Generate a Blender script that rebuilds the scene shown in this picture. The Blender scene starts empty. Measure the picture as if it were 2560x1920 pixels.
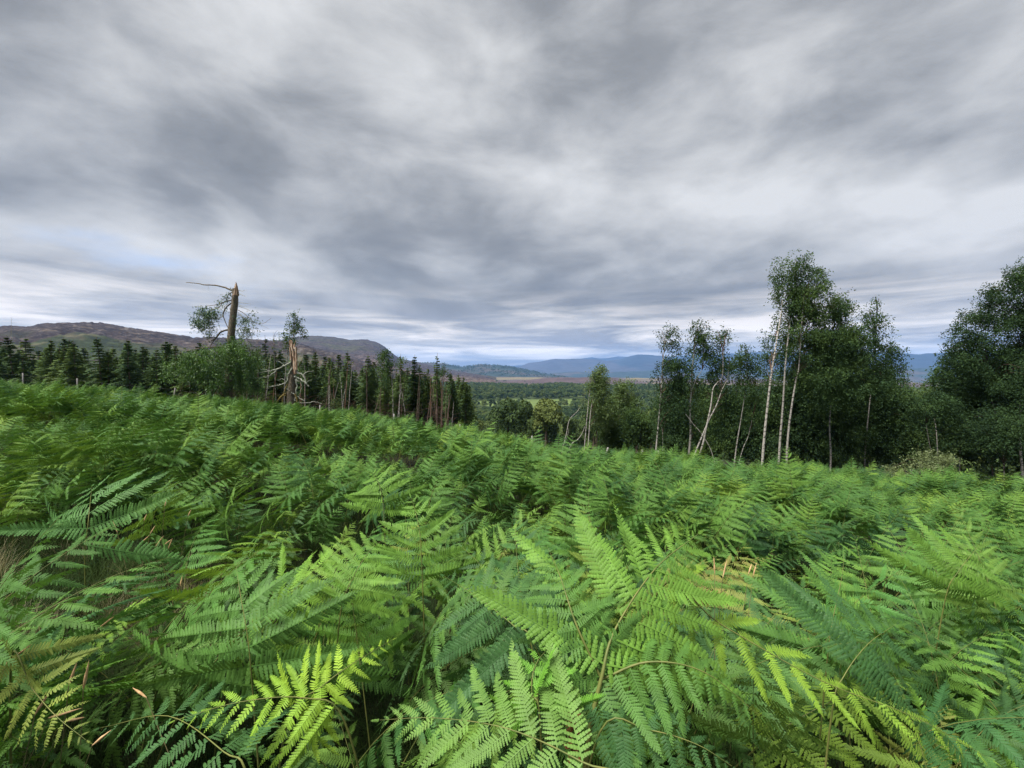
import bpy, math, random
import numpy as np
from mathutils import Vector, Matrix, Euler

R = np.random.default_rng(7)
random.seed(7)
SC = bpy.context.scene
COL = SC.collection
PI = math.pi

# ------------------------------------------------------------------ camera, world, sun, exposure
EYE = 1.7
F = 2560 * 15.0 / 36.0
PITCH = math.atan2(30.0, F)
cam_d = bpy.data.cameras.new('camera')
cam = bpy.data.objects.new('camera', cam_d)
COL.objects.link(cam)
cam.location = (0, 0, EYE)
cam.rotation_euler = (PI / 2 - PITCH, 0, 0)
cam_d.lens = 15.0
cam_d.sensor_width = 36.0
cam_d.clip_start = 0.05
cam_d.clip_end = 60000
SC.camera = cam
SC.view_settings.view_transform = 'Standard'
SC.view_settings.look = 'None'
SC.view_settings.exposure = 2.75
SC.view_settings.gamma = 1.0
SC.render.engine = 'CYCLES'
SC.cycles.use_denoising = True
SC.cycles.denoising_prefilter = 'NONE'
SC.cycles.max_bounces = 7
SC.cycles.diffuse_bounces = 3
SC.cycles.transmission_bounces = 4
SC.cycles.glossy_bounces = 2
SC.cycles.volume_bounces = 0
SC.cycles.sample_clamp_indirect = 4

SUN_EL, SUN_AZ = 64.0, -125.0      # azimuth from +Y towards +X
sun_d = bpy.data.lights.new('sun', 'SUN')
sun = bpy.data.objects.new('sun', sun_d)
COL.objects.link(sun)
sun_d.energy = 1.5
sun_d.angle = math.radians(30)
sun_d.color = (1.0, 0.96, 0.9)
_e, _a = math.radians(SUN_EL), math.radians(SUN_AZ)
_dir = Vector((math.sin(_a) * math.cos(_e), math.cos(_a) * math.cos(_e), math.sin(_e)))
sun.rotation_euler = _dir.to_track_quat('Z', 'Y').to_euler()


class NT:
    """small helper to write node trees"""
    def __init__(s, tree):
        s.t = tree; s.n = tree.nodes; s.l = tree.links
    def new(s, typ, **kw):
        nd = s.n.new(typ)
        for k, v in kw.items():
            setattr(nd, k, v)
        return nd
    def put(s, sock, v):
        if hasattr(v, 'is_linked') or isinstance(v, bpy.types.NodeSocket):
            s.l.new(v, sock)
        elif isinstance(v, (tuple, list)) and len(v) == 3 and sock.type == 'RGBA':
            sock.default_value = (*v, 1)
        else:
            sock.default_value = v
    def math(s, op, a, b=0.0, c=None, clamp=False):
        nd = s.new('ShaderNodeMath', operation=op, use_clamp=clamp)
        s.put(nd.inputs[0], a); s.put(nd.inputs[1], b)
        if c is not None: s.put(nd.inputs[2], c)
        return nd.outputs[0]
    def mix(s, fac, a, b, blend='MIX'):
        nd = s.new('ShaderNodeMix', data_type='RGBA', blend_type=blend)
        s.put(nd.inputs[0], fac); s.put(nd.inputs[6], a); s.put(nd.inputs[7], b)
        return nd.outputs[2]
    def noise(s, vec, scale, detail=4, rough=0.5, dist=0.0):
        nd = s.new('ShaderNodeTexNoise')
        if vec is not None: s.l.new(vec, nd.inputs['Vector'])
        nd.inputs['Scale'].default_value = scale
        nd.inputs['Detail'].default_value = detail
        nd.inputs['Roughness'].default_value = rough
        nd.inputs['Distortion'].default_value = dist
        return nd.outputs[0]
    def rng(s, v, a, b, c=0.0, d=1.0, smooth=False):
        nd = s.new('ShaderNodeMapRange')
        if smooth: nd.interpolation_type = 'SMOOTHSTEP'
        s.put(nd.inputs[0], v)
        for i, q in enumerate((a, b, c, d)): nd.inputs[i + 1].default_value = q
        return nd.outputs[0]
    def comb(s, x, y, z):
        nd = s.new('ShaderNodeCombineXYZ')
        s.put(nd.inputs[0], x); s.put(nd.inputs[1], y); s.put(nd.inputs[2], z)
        return nd.outputs[0]
    def vscale(s, v, sx, sy, sz, rz=0.0):
        nd = s.new('ShaderNodeMapping')
        s.l.new(v, nd.inputs['Vector'])
        nd.inputs['Scale'].default_value = (sx, sy, sz)
        nd.inputs['Rotation'].default_value = (0, 0, rz)
        return nd.outputs[0]
    def ramp(s, fac, stops, interp='LINEAR'):
        nd = s.new('ShaderNodeValToRGB')
        s.put(nd.inputs[0], fac)
        cr = nd.color_ramp; cr.interpolation = interp
        while len(cr.elements) < len(stops): cr.elements.new(0.5)
        for e, (p, c) in zip(cr.elements, stops):
            e.position = p; e.color = (*c, 1)
        return nd.outputs[0]


world = bpy.data.worlds.new('World')
SC.world = world
world.use_nodes = True
world.node_tree.nodes.clear()
W = NT(world.node_tree)
w_out = W.new('ShaderNodeOutputWorld')
w_bg = W.new('ShaderNodeBackground')
w_bg.inputs[1].default_value = 0.1
W.l.new(w_bg.outputs[0], w_out.inputs[0])
sky = W.new('ShaderNodeTexSky', sky_type='NISHITA')
sky.sun_disc = False
sky.sun_elevation = math.radians(SUN_EL)
sky.sun_rotation = math.radians(SUN_AZ)
tc = W.new('ShaderNodeTexCoord')
sp = W.new('ShaderNodeSeparateXYZ')
W.l.new(tc.outputs['Generated'], sp.inputs[0])
zc = W.math('MAXIMUM', sp.outputs[2], 0.0)
zc2 = W.math('ADD', zc, 0.11)
cx = W.math('DIVIDE', sp.outputs[0], zc2)
cy = W.math('DIVIDE', sp.outputs[1], zc2)
cp = W.comb(cx, cy, 0.0)


def blob(px, py, wx, wy, amp):
    """a broad cloud cell: gaussian in the cloud plane, centred where the direction of photo pixel (px,py) meets it"""
    a = (px - 1280) / F; b = (930 - py) / F
    n = math.sqrt(a * a + 1 + b * b)
    z = b / n + 0.11
    X, Y = (a / n) / z, (1 / n) / z
    dx = W.math('MULTIPLY', W.math('SUBTRACT', cx, X), 1.0 / wx)
    dy = W.math('MULTIPLY', W.math('SUBTRACT', cy, Y), 1.0 / wy)
    q = W.math('ADD', W.math('MULTIPLY', dx, dx), W.math('MULTIPLY', dy, dy))
    g = W.math('EXPONENT', W.math('MULTIPLY', q, -1.0))
    return W.math('MULTIPLY', g, amp)


# streaks run away from the viewer, slightly to the right
v1 = W.vscale(cp, 1.0, 0.52, 1.0, math.radians(14))
warp = W.noise(cp, 0.9, 2)
vw = W.new('ShaderNodeVectorMath', operation='ADD')
W.l.new(v1, vw.inputs[0]); W.l.new(W.comb(W.math('MULTIPLY', warp, 0.6), W.math('MULTIPLY', warp, 0.4), 0.0), vw.inputs[1])
n1 = W.noise(vw.outputs[0], 1.25, 4, 0.5)
n2 = W.noise(W.vscale(cp, 1.0, 0.8, 1.0, math.radians(-10)), 0.8, 4, 0.5, 0.3)
n3 = W.noise(W.vscale(tc.outputs['Generated'], 1.0, 1.0, 2.0), 4.0, 8, 0.54, 0.25)
dens = W.math('ADD', W.math('ADD', W.math('MULTIPLY', n1, 0.27), W.math('MULTIPLY', n2, 0.32)), W.math('MULTIPLY', n3, 0.47))
CELLS = [   # bright cells negative, dark cells positive
    (760, 430, 0.5, 0.45, 0.055), (350, 420, 0.5, 0.5, 0.05), (1180, 250, 0.35, 0.5, 0.02), (1000, 590, 1.0, 0.7, 0.04),
    (450, 190, 0.24, 0.26, -0.11), (60, 60, 0.3, 0.3, 0.03), (1330, 480, 0.5, 0.4, -0.07), (1000, 100, 0.25, 0.3, -0.04), (1750, 560, 0.9, 0.7, -0.06),
    (150, 330, 0.3, 0.3, -0.05), (1950, 200, 0.4, 0.4, -0.015), (2350, 350, 0.5, 0.6, -0.035), (2150, 130, 0.3, 0.5, 0.03), (1650, 420, 0.30, 0.5, 0.06),
    (1800, 735, 2.0, 1.2, 0.06), (2100, 500, 0.5, 0.5, 0.03), (1100, 730, 2.4, 1.4, 0.05), (200, 640, 1.1, 0.8, -0.05),
    (1650, 30, 0.2, 0.3, 0.05), (100, 500, 0.5, 0.4, 0.07), (600, 760, 1.5, 1.5, -0.05), (100, 640, 0.5, 0.25, 0.06), (1500, 700, 1.6, 0.8, 0.03), (2400, 640, 1.0, 1.2, -0.06)]
acc = W.math('SUBTRACT', dens, 0.048)
for c in CELLS:
    acc = W.math('ADD', acc, blob(*c))
cloud = W.ramp(acc, [(0.36, (1.17, 1.18, 1.19)), (0.44, (0.91, 0.92, 0.93)), (0.50, (0.69, 0.705, 0.725)), (0.56, (0.49, 0.505, 0.525)), (0.67, (0.30, 0.315, 0.335))])
gapn = W.noise(W.vscale(cp, 1.0, 1.0, 1.0), 1.3, 5, 0.6)
gap = W.math('ADD', blob(400, 660, 0.45, 0.25, 0.45), W.math('ADD', blob(640, 745, 0.4, 0.5, 0.30), blob(160, 590, 0.5, 0.16, 0.3)))
gapm = W.rng(W.math('MULTIPLY', gap, W.rng(gapn, 0.30, 0.62, 0.0, 2.2)), 0.22, 0.85, 0.0, 0.55)
bluesky = W.mix(0.5, W.mix(1.0, sky.outputs[0], (0.3, 0.3, 0.3), 'MULTIPLY'), (0.55, 0.85, 1.6))
skyc = W.mix(gapm, cloud, bluesky)
# just above the horizon the cloud deck thins to a pale line
low = W.rng(zc, 0.03, 0.22, 0.9, 0.0, True)
bands = W.noise(W.comb(W.math('MULTIPLY', sp.outputs[0], 2.2), W.math('MULTIPLY', sp.outputs[1], 2.2), W.math('MULTIPLY', sp.outputs[2], 24.0)), 1.3, 6, 0.6, 0.4)
skyc = W.mix(low, skyc, W.ramp(W.rng(bands, 0.40, 0.62), [(0, (0.62, 0.60, 0.60)), (0.45, (1.28, 1.2, 1.08)), (1, (2.35, 2.13, 1.9))]))
W.l.new(skyc, w_bg.inputs[0])


# ------------------------------------------------------------------ helpers
def P(px, py, d):
    """world point that photo pixel (px,py) shows at forward distance d"""
    a = (px - 1280) / F; b = (960 - py) / F
    y = math.cos(PITCH) + b * math.sin(PITCH)
    z = -math.sin(PITCH) + b * math.cos(PITCH)
    k = d / y
    return np.array((a * k, d, EYE + z * k))


def fbm(x, y, scale, octaves=4, seed=0, gain=0.5):
    """value noise, vectorised, about 0..1"""
    x = np.asarray(x, float) / scale; y = np.asarray(y, float) / scale
    tot = 0; amp = 1; norm = 0
    for o in range(octaves):
        xi = np.floor(x).astype(np.int64); yi = np.floor(y).astype(np.int64)
        fx = x - xi; fy = y - yi
        fx = fx * fx * (3 - 2 * fx); fy = fy * fy * (3 - 2 * fy)
        def h(a, b):
            n = (a * 374761393 + b * 668265263 + (seed + o) * 1442695041) & 0xffffffff
            n = ((n ^ (n >> 13)) * 1274126177) & 0xffffffff
            return ((n ^ (n >> 16)) & 0xffff) / 65535.0
        v = (h(xi, yi) * (1 - fx) + h(xi + 1, yi) * fx) * (1 - fy) + (h(xi, yi + 1) * (1 - fx) + h(xi + 1, yi + 1) * fx) * fy
        tot = tot + v * amp; norm += amp; amp *= gain
        x = x * 2.03 + 17.1; y = y * 2.03 + 9.7
    return tot / norm


class Geo:
    def __init__(s):
        s.v = []; s.f = []; s.n = 0
    def add(s, v, f):
        v = np.asarray(v, float).reshape(-1, 3); f = np.asarray(f, np.int64)
        if len(v) == 0 or len(f) == 0: return
        s.v.append(v); s.f.append(f + s.n); s.n += len(v)
    def geo(s, g, M=None):
        for_v = g.verts()
        if M is not None:
            for_v = for_v @ M[:3, :3].T + M[:3, 3]
        base = s.n
        s.v.append(for_v); s.n += len(for_v)
        for f in g.f: s.f.append(f + base)
    def verts(s):
        return np.concatenate(s.v) if s.v else np.zeros((0, 3))
    def mesh(s, name, mat, smooth=True):
        me = bpy.data.meshes.new(name)
        if s.n:
            v = s.verts()
            me.vertices.add(len(v)); me.vertices.foreach_set('co', v.astype(np.float32).ravel())
            tot = np.concatenate([np.full(len(f), f.shape[1]) for f in s.f])
            idx = np.concatenate([f.ravel() for f in s.f])
            me.loops.add(len(idx)); me.loops.foreach_set('vertex_index', idx.astype(np.int32))
            me.polygons.add(len(tot))
            st = np.concatenate(([0], np.cumsum(tot)[:-1]))
            me.polygons.foreach_set('loop_start', st.astype(np.int32))
            me.polygons.foreach_set('use_smooth', np.full(len(tot), smooth))
            me.update(calc_edges=True)
        if mat: me.materials.append(mat)
        return me


def link(name, me, parent=None, loc=(0, 0, 0)):
    o = bpy.data.objects.new(name, me)
    COL.objects.link(o)
    o.location = [float(q) for q in loc]
    if parent is not None: o.parent = parent
    return o


def tag(o, label=None, cat=None, group=None, kind=None):
    if label: o['label'] = label
    if cat: o['category'] = cat
    if group: o['group'] = group
    if kind: o['kind'] = kind
    return o


def thing(name, loc, label, cat, group=None, rz=0.0):
    o = bpy.data.objects.new(name, None)
    o.empty_display_size = 0.2
    COL.objects.link(o)
    o.location = [float(q) for q in loc]
    o.rotation_euler = (0, 0, rz)
    return tag(o, label, cat, group)


def copy_thing(src, loc, rz=0.0, s=1.0, label=None, group=None, sz=None):
    c = src.copy(); COL.objects.link(c)
    c.location = [float(q) for q in loc]
    c.rotation_euler = (0, 0, rz); c.scale = (s, s, sz if sz else s)
    if label: c['label'] = label
    if group: c['group'] = group
    for ch in list(src.children):
        k = ch.copy(); COL.objects.link(k); k.parent = c
        for g in list(ch.children):
            q = g.copy(); COL.objects.link(q); q.parent = k
    return c


def tube(G, pts, rad, n=6, jag=0.0):
    pts = np.asarray(pts, float); m = len(pts)
    rad = np.broadcast_to(np.asarray(rad, float), (m,))
    T = np.gradient(pts, axis=0); T /= np.linalg.norm(T, axis=1)[:, None] + 1e-12
    ref = np.array((0.3, 1.0, 0.1)) if abs(T[0][2]) > 0.7 else np.array((0, 0, 1.0))
    A = np.cross(T, ref); A /= np.linalg.norm(A, axis=1)[:, None] + 1e-12
    B = np.cross(T, A)
    an = np.arange(n) * 2 * PI / n
    rr = rad[:, None] * (1 + (R.random((m, n)) - 0.5) * jag)
    v = pts[:, None, :] + (np.cos(an)[None, :, None] * A[:, None, :] + np.sin(an)[None, :, None] * B[:, None, :]) * rr[:, :, None]
    v = v.reshape(-1, 3)
    i = np.arange(m - 1)[:, None] * n; j = np.arange(n)[None, :]; j2 = (j + 1) % n
    f = np.stack([i + j, i + j2, i + n + j2, i + n + j], -1).reshape(-1, 4)
    G.add(v, f)
    e = np.arange(n)
    G.add(np.concatenate([v[-n:], [pts[-1]]]), np.stack([e, (e + 1) % n, np.full(n, n)], -1))


def smooth_path(pts, k=5, wob=0.0):
    """Catmull-Rom through pts"""
    p = np.asarray(pts, float)
    p = np.concatenate([[2 * p[0] - p[1]], p, [2 * p[-1] - p[-2]]])
    out = []
    for i in range(1, len(p) - 2):
        for t in np.arange(k) / k:
            out.append(0.5 * (2 * p[i] + (p[i + 1] - p[i - 1]) * t + (2 * p[i - 1] - 5 * p[i] + 4 * p[i + 1] - p[i + 2]) * t * t
                              + (-p[i - 1] + 3 * p[i] - 3 * p[i + 1] + p[i + 2]) * t ** 3))
    out.append(p[-2])
    out = np.array(out)
    if wob: out[1:-1] += (R.random(out[1:-1].shape) - 0.5) * wob
    return out


# ------------------------------------------------------------------ materials
def mat(name):
    m = bpy.data.materials.new(name)
    m.use_nodes = True
    m.node_tree.nodes.clear()
    return m, NT(m.node_tree)


def leaf_mat(name, cols, rough=0.55, transl=0.35, use_color=False, hue_noise=0.35, noise_scale=1.5, spec=0.35, patch=0.5):
    """cols: stops of a ramp driven by per-object randomness and a slow noise"""
    m, T = mat(name)
    out = T.new('ShaderNodeOutputMaterial')
    geo = T.new('ShaderNodeNewGeometry')
    oi = T.new('ShaderNodeObjectInfo')
    ns = T.noise(geo.outputs['Position'], noise_scale, 3)
    f = T.math('ADD', T.math('MULTIPLY', oi.outputs['Random'], 1 - hue_noise), T.math('MULTIPLY', T.rng(ns, 0.3, 0.7), hue_noise))
    f = T.math('ADD', f, T.math('MULTIPLY', T.math('SUBTRACT', T.noise(geo.outputs['Position'], noise_scale * 0.35, 2), 0.5), patch), clamp=True)
    k = len(cols)
    c = T.ramp(f, [(i / (k - 1), q) for i, q in enumerate(cols)])
    if use_color:
        c = T.mix(T.math('MULTIPLY', T.rng(ns, 0.3, 0.7), 0.25), oi.outputs['Color'], c)
    fine = T.noise(geo.outputs['Position'], 22.0, 2)
    c = T.mix(1.0, c, T.ramp(T.rng(fine, 0.3, 0.7), [(0, (0.8, 0.8, 0.8)), (1, (1.2, 1.2, 1.15))]), 'MULTIPLY')
    b = T.new('ShaderNodeBsdfPrincipled')
    T.l.new(c, b.inputs['Base Color'])
    b.inputs['Roughness'].default_value = rough
    b.inputs['Specular IOR Level'].default_value = spec
    tr = T.new('ShaderNodeBsdfTranslucent')
    T.l.new(T.mix(1.0, c, (1.3, 1.2, 0.75), 'MULTIPLY'), tr.inputs[0])
    mx = T.new('ShaderNodeMixShader')
    mx.inputs[0].default_value = transl
    T.l.new(b.outputs[0], mx.inputs[1]); T.l.new(tr.outputs[0], mx.inputs[2])
    T.l.new(mx.outputs[0], out.inputs[0])
    return m


def plain_mat(name, stops, scale=8.0, sc3=(1, 1, 1), rough=0.9, detail=5, bump=0.3, lo=0.3, hi=0.7, obj=True):
    m, T = mat(name)
    out = T.new('ShaderNodeOutputMaterial')
    tcx = T.new('ShaderNodeTexCoord')
    v = T.vscale(tcx.outputs['Object'], *sc3)
    n = T.noise(v, scale, detail, 0.6)
    c = T.ramp(T.rng(n, lo, hi), stops)
    b = T.new('ShaderNodeBsdfPrincipled')
    T.l.new(c, b.inputs['Base Color'])
    b.inputs['Roughness'].default_value = rough
    b.inputs['Specular IOR Level'].default_value = 0.2
    if bump:
        bp = T.new('ShaderNodeBump')
        bp.inputs['Strength'].default_value = bump
        bp.inputs['Distance'].default_value = 0.02
        T.l.new(n, bp.inputs['Height']); T.l.new(bp.outputs[0], b.inputs['Normal'])
    T.l.new(b.outputs[0], out.inputs[0])
    return m


FERN_COLS = [(0.016, 0.052, 0.018), (0.031, 0.086, 0.021), (0.052, 0.126, 0.025), (0.070, 0.154, 0.027), (0.096, 0.184, 0.028), (0.15, 0.23, 0.030)]
M_fern = leaf_mat('bracken_leaf', FERN_COLS, rough=0.62, spec=0.18, transl=0.2, noise_scale=0.9, patch=0.8)
M_fern_own = leaf_mat('bracken_leaf_near', FERN_COLS, rough=0.6, spec=0.22, transl=0.22, use_color=True, noise_scale=3)
M_stalk = plain_mat('bracken_stalk', [(0, (0.07, 0.10, 0.025)), (1, (0.16, 0.16, 0.045))], 20, rough=0.5, bump=0)
M_deadfern = plain_mat('dead_bracken', [(0, (0.09, 0.03, 0.012)), (1, (0.25, 0.10, 0.04))], 30)
M_grass = leaf_mat('grass_blades', [(0.010, 0.026, 0.007), (0.020, 0.042, 0.010), (0.040, 0.058, 0.014)], spec=0.1, rough=0.8, transl=0.2, hue_noise=0.5, noise_scale=2)
M_dry = leaf_mat('dry_grass', [(0.085, 0.085, 0.036), (0.16, 0.145, 0.066), (0.28, 0.235, 0.115)], transl=0.15, hue_noise=0.5, noise_scale=8)
M_seed = plain_mat('seed_head', [(0, (0.32, 0.19, 0.09)), (1, (0.55, 0.38, 0.2))], 60, bump=0)
M_birchleaf = leaf_mat('birch_leaf', [(0.018, 0.038, 0.017), (0.038, 0.074, 0.027), (0.085, 0.140, 0.038)], spec=0.12, rough=0.75, transl=0.32, hue_noise=0.6, noise_scale=0.9)
M_birchleaf_light = leaf_mat('light_birch_leaf', [(0.045, 0.085, 0.028), (0.075, 0.125, 0.035), (0.10, 0.15, 0.04)], transl=0.3, hue_noise=0.6, noise_scale=0.9)
M_oakleaf = leaf_mat('broadleaf', [(0.024, 0.046, 0.018), (0.042, 0.070, 0.024), (0.066, 0.098, 0.030), (0.11, 0.135, 0.038)], transl=0.12, hue_noise=0.25, noise_scale=0.08, spec=0.12, rough=0.8)
M_spruce = leaf_mat('spruce_needles', [(0.030, 0.058, 0.026), (0.058, 0.096, 0.034), (0.105, 0.150, 0.044)], spec=0.08, rough=0.85, transl=0.12, hue_noise=0.4, noise_scale=0.5)
M_larch = leaf_mat('larch_needles', [(0.018, 0.045, 0.012), (0.05, 0.11, 0.02), (0.10, 0.20, 0.03)], transl=0.2, hue_noise=0.9, noise_scale=1.2)
M_deadtwig = plain_mat('dead_twig', [(0, (0.035, 0.024, 0.018)), (1, (0.10, 0.060, 0.042))], 3)
M_bark = plain_mat('brown_bark', [(0, (0.055, 0.04, 0.03)), (1, (0.18, 0.13, 0.10))], 7, (4, 4, 1))
M_redstem = plain_mat('reddish_bark', [(0, (0.09, 0.045, 0.03)), (1, (0.26, 0.15, 0.10))], 7, (4, 4, 1))
M_bark_grey = plain_mat('old_trunk_bark', [(0, (0.035, 0.042, 0.022)), (0.5, (0.11, 0.09, 0.065)), (1, (0.22, 0.18, 0.14))], 9, (3, 3, 0.8), bump=0.8)
M_torn = plain_mat('torn_wood', [(0, (0.07, 0.035, 0.02)), (0.35, (0.18, 0.11, 0.07)), (0.7, (0.32, 0.22, 0.15)), (1, (0.44, 0.36, 0.28))], 2.4, (5, 5, 0.7), bump=1.0, lo=0.38, hi=0.62)
M_lichen = plain_mat('lichen_branch', [(0, (0.10, 0.10, 0.085)), (1, (0.34, 0.36, 0.29))], 8)
M_moss = plain_mat('mossy_wood', [(0, (0.06, 0.06, 0.02)), (1, (0.20, 0.14, 0.04))], 5)
M_post = plain_mat('weathered_post', [(0, (0.14, 0.13, 0.12)), (1, (0.32, 0.31, 0.29))], 12, (3, 3, 0.6))
M_wire = plain_mat('fence_wire', [(0, (0.14, 0.14, 0.14)), (1, (0.25, 0.25, 0.25))], 12, bump=0)


def birch_bark():
    m, T = mat('birch_bark')
    out = T.new('ShaderNodeOutputMaterial')
    tcx = T.new('ShaderNodeTexCoord')
    v = T.vscale(tcx.outputs['Object'], 2.2, 2.2, 5.5)
    n = T.noise(v, 1.6, 4, 0.6)
    fine = T.noise(tcx.outputs['Object'], 14, 3)
    c = T.mix(T.rng(n, 0.53, 0.60, smooth=True), T.mix(fine, (0.20, 0.185, 0.165), (0.38, 0.355, 0.31)), (0.05, 0.045, 0.04))
    b = T.new('ShaderNodeBsdfPrincipled')
    T.l.new(c, b.inputs['Base Color']); b.inputs['Roughness'].default_value = 0.8
    T.l.new(b.outputs[0], out.inputs[0])
    return m


M_birch = birch_bark()

# ------------------------------------------------------------------ the lie of the land
_u = np.array([-3.14, -1.6, -0.876, -0.675, -0.464, -0.254, 0.02, 0.197, 0.54, 0.876, 1.6, 3.14])
_re = np.array([35, 45, 47, 48.7, 42.5, 35, 28, 28.5, 29, 31, 34, 35.0])
R_K = np.array([60, 100, 250, 480, 700, 1000, 1500, 3000, 6000, 9000, 16000.0])
AZ_K = np.radians([-180, -90, -50, -30, -12, 0, 30, 60, 90, 180])
Z_K = np.array([
    [4, 6, 10, 14, 15, 15, 15, 10, 0, 0, 0],
    [-2, -4, -8, -8, -8, -5, -5, -20, -60, -100, -130],
    [-4, -8, -20, -19, -16, -12, -14, -30, -80, -120, -130],
    [-6, -11, -28, -28, -26, -26, -24, -30, -80, -120, -130],
    [-7.5, -13, -38, -48, -41, -39, -38, -34, -100, -130, -130],
    [-9, -16, -42, -53, -42, -40, -43, -40, -110, -135, -130],
    [-9.5, -16, -42, -53, -43, -41, -46, -48, -110, -135, -130],
    [-8.5, -15, -34, -42, -43, -42, -46, -60, -110, -135, -130],
    [-6, -10, -20, -25, -27, -30, -40, -60, -90, -130, -130],
    [4, 6, 10, 14, 15, 15, 15, 10, 0, 0, 0]], float)


def near_z(x, y):
    z = -0.085 * x - 0.105 * y - 1.15 * np.exp(-(((x - 10) / 14) ** 2 + ((y - 27) / 12) ** 2))
    z = z + 0.5 * (fbm(x, y, 9.0, 3, 3) - 0.5) * np.clip(np.hypot(x, y) / 12, 0, 1)
    return z


def ground_z(x, y):
    x = np.asarray(x, float); y = np.asarray(y, float)
    r = np.hypot(x, y); az = np.arctan2(x, y)
    re = np.interp(az, _u, _re)
    k = np.minimum(1, re / np.maximum(r, 1e-6))
    zn = near_z(x * k, y * k)
    lr = np.log(np.maximum(r, 1))
    cols = [np.interp(az, AZ_K, Z_K[:, i]) for i in range(len(R_K))]
    out = zn.copy() if hasattr(zn, 'copy') else np.array(zn)
    prev_r, prev_z = re, zn
    for i, rk in enumerate(R_K):
        t = (lr - np.log(prev_r)) / (np.log(rk) - np.log(prev_r))
        t = np.clip(t, 0, 1)
        ts = t if i else t
        out = np.where(r > prev_r, prev_z + (cols[i] - prev_z) * ts, out)
        prev_r, prev_z = np.full_like(r, rk), cols[i]
    out = out + np.where(r > 120, (fbm(x, y, 140, 4, 11) - 0.5) * 9 * np.clip((r - 120) / 300, 0, 1), 0)
    out = out + np.where(r > 1200, (fbm(x, y, 420, 4, 12) - 0.5) * 34 * np.clip((r - 1200) / 1200, 0, 1), 0)
    return out


def grid_mesh(name, X, Y, Z, matl, cover=None, close=False):
    m, n = X.shape
    G = Geo()
    i = np.arange(m - 1)[:, None] * n; j = np.arange(n - 1)[None, :]
    f = np.stack([i + j, i + j + 1, i + n + j + 1, i + n + j], -1).reshape(-1, 4)
    G.add(np.stack([X, Y, Z], -1).reshape(-1, 3), f)
    me = G.mesh(name, matl)
    if cover is not None:
        at = me.color_attributes.new('cover', 'FLOAT_COLOR', 'POINT')
        c = np.concatenate([cover.reshape(-1, 3), np.ones((m * n, 1))], 1)
        at.data.foreach_set('color', c.astype(np.float32).ravel())
    return me


def land_mat(name, scales=((60, .5), (9, .5)), bump=0.0):
    """land cover colour from the mesh, broken up by noise at several sizes"""
    m, T = mat(name)
    out = T.new('ShaderNodeOutputMaterial')
    at = T.new('ShaderNodeAttribute', attribute_name='cover')
    geo = T.new('ShaderNodeNewGeometry')
    c = at.outputs['Color']
    for s, amt in scales:
        n = T.rng(T.noise(geo.outputs['Position'], 1.0 / s, 5, 0.6), 0.3, 0.7)
        c = T.mix(1.0, c, T.ramp(n, [(0, (1 - amt,) * 3), (1, (1 + amt,) * 3)]), 'MULTIPLY')
    b = T.new('ShaderNodeBsdfPrincipled')
    T.l.new(c, b.inputs['Base Color'])
    b.inputs['Roughness'].default_value = 0.95
    b.inputs['Specular IOR Level'].default_value = 0.1
    T.l.new(b.outputs[0], out.inputs[0])
    return m


def lerp(a, b, t):
    t = np.asarray(t)[..., None]
    return a * (1 - t) + b * t


def ss(x, a, b):
    t = np.clip((x - a) / (b - a), 0, 1)
    return t * t * (3 - 2 * t)


# fields and glades: (centre x/y ratio, distance, half width in metres, half depth)
FIELDS = [(-0.02, 640, 60, 52), (0.05, 655, 80, 70), (0.12, 665, 55, 50), (-0.11, 640, 45, 40), (0.22, 680, 60, 45), (0.165, 760, 40, 20), (0.33, 900, 60, 30),
          (0.13, 450, 12, 8), (0.47, 520, 50, 45), (-0.75, 700, 300, 90)]


def field_mask(x, y):
    mk = np.zeros(np.shape(x))
    for u, d, hw, hd in FIELDS:
        wx = (x - u * d) / hw; wy = (y - d) / hd
        q = np.sqrt(wx * wx + wy * wy) + (fbm(x, y, 45, 3, 31) - 0.5) * 0.7
        mk = np.maximum(mk, 1 - ss(q, 0.85, 1.0))
    return mk


# --- ground sheet
azs = np.radians(np.concatenate([np.arange(-180, -66, 3.0), np.arange(-66, 66, 0.45), np.arange(66, 180.1, 3.0)]))
rs = np.concatenate([[0.0, 0.5], np.geomspace(1.0, 60, 50)[0:], np.geomspace(63, 3500, 110), np.geomspace(3700, 15800, 22)])
AZ, RR = np.meshgrid(azs, rs, indexing='ij')
X, Y = RR * np.sin(AZ), RR * np.cos(AZ)
Z = ground_z(X, Y)
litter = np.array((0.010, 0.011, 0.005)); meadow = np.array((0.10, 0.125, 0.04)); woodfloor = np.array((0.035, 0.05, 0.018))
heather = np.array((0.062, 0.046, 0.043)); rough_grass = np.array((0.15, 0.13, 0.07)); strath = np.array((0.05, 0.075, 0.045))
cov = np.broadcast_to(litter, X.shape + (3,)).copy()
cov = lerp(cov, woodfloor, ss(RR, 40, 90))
nz = fbm(X, Y * 0.45, 130, 4, 21)
cov = lerp(cov, heather, ss(RR + (nz - .5) * 250, 1150, 1300))
cov = lerp(cov, rough_grass, ss(RR, 1150, 1300) * ss(fbm(X * 0.6, Y * 1.6, 260, 4, 22), 0.52, 0.60) * 0.75)
cov = lerp(cov, strath, ss(RR, 3800, 4600))
mead = np.array((0.085, 0.118, 0.034))
cov = lerp(cov, lerp(np.broadcast_to(mead, X.shape + (3,)), np.array((0.17, 0.145, 0.07)), ss(fbm(X, Y, 40, 3, 5), 0.5, 0.65) * 0.6), field_mask(X, Y))
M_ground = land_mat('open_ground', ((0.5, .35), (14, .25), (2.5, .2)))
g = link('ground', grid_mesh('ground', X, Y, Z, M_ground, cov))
tag(g, 'sloping hillside and valley floor of litter, meadow and purple heather', None, None, 'structure')


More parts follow.
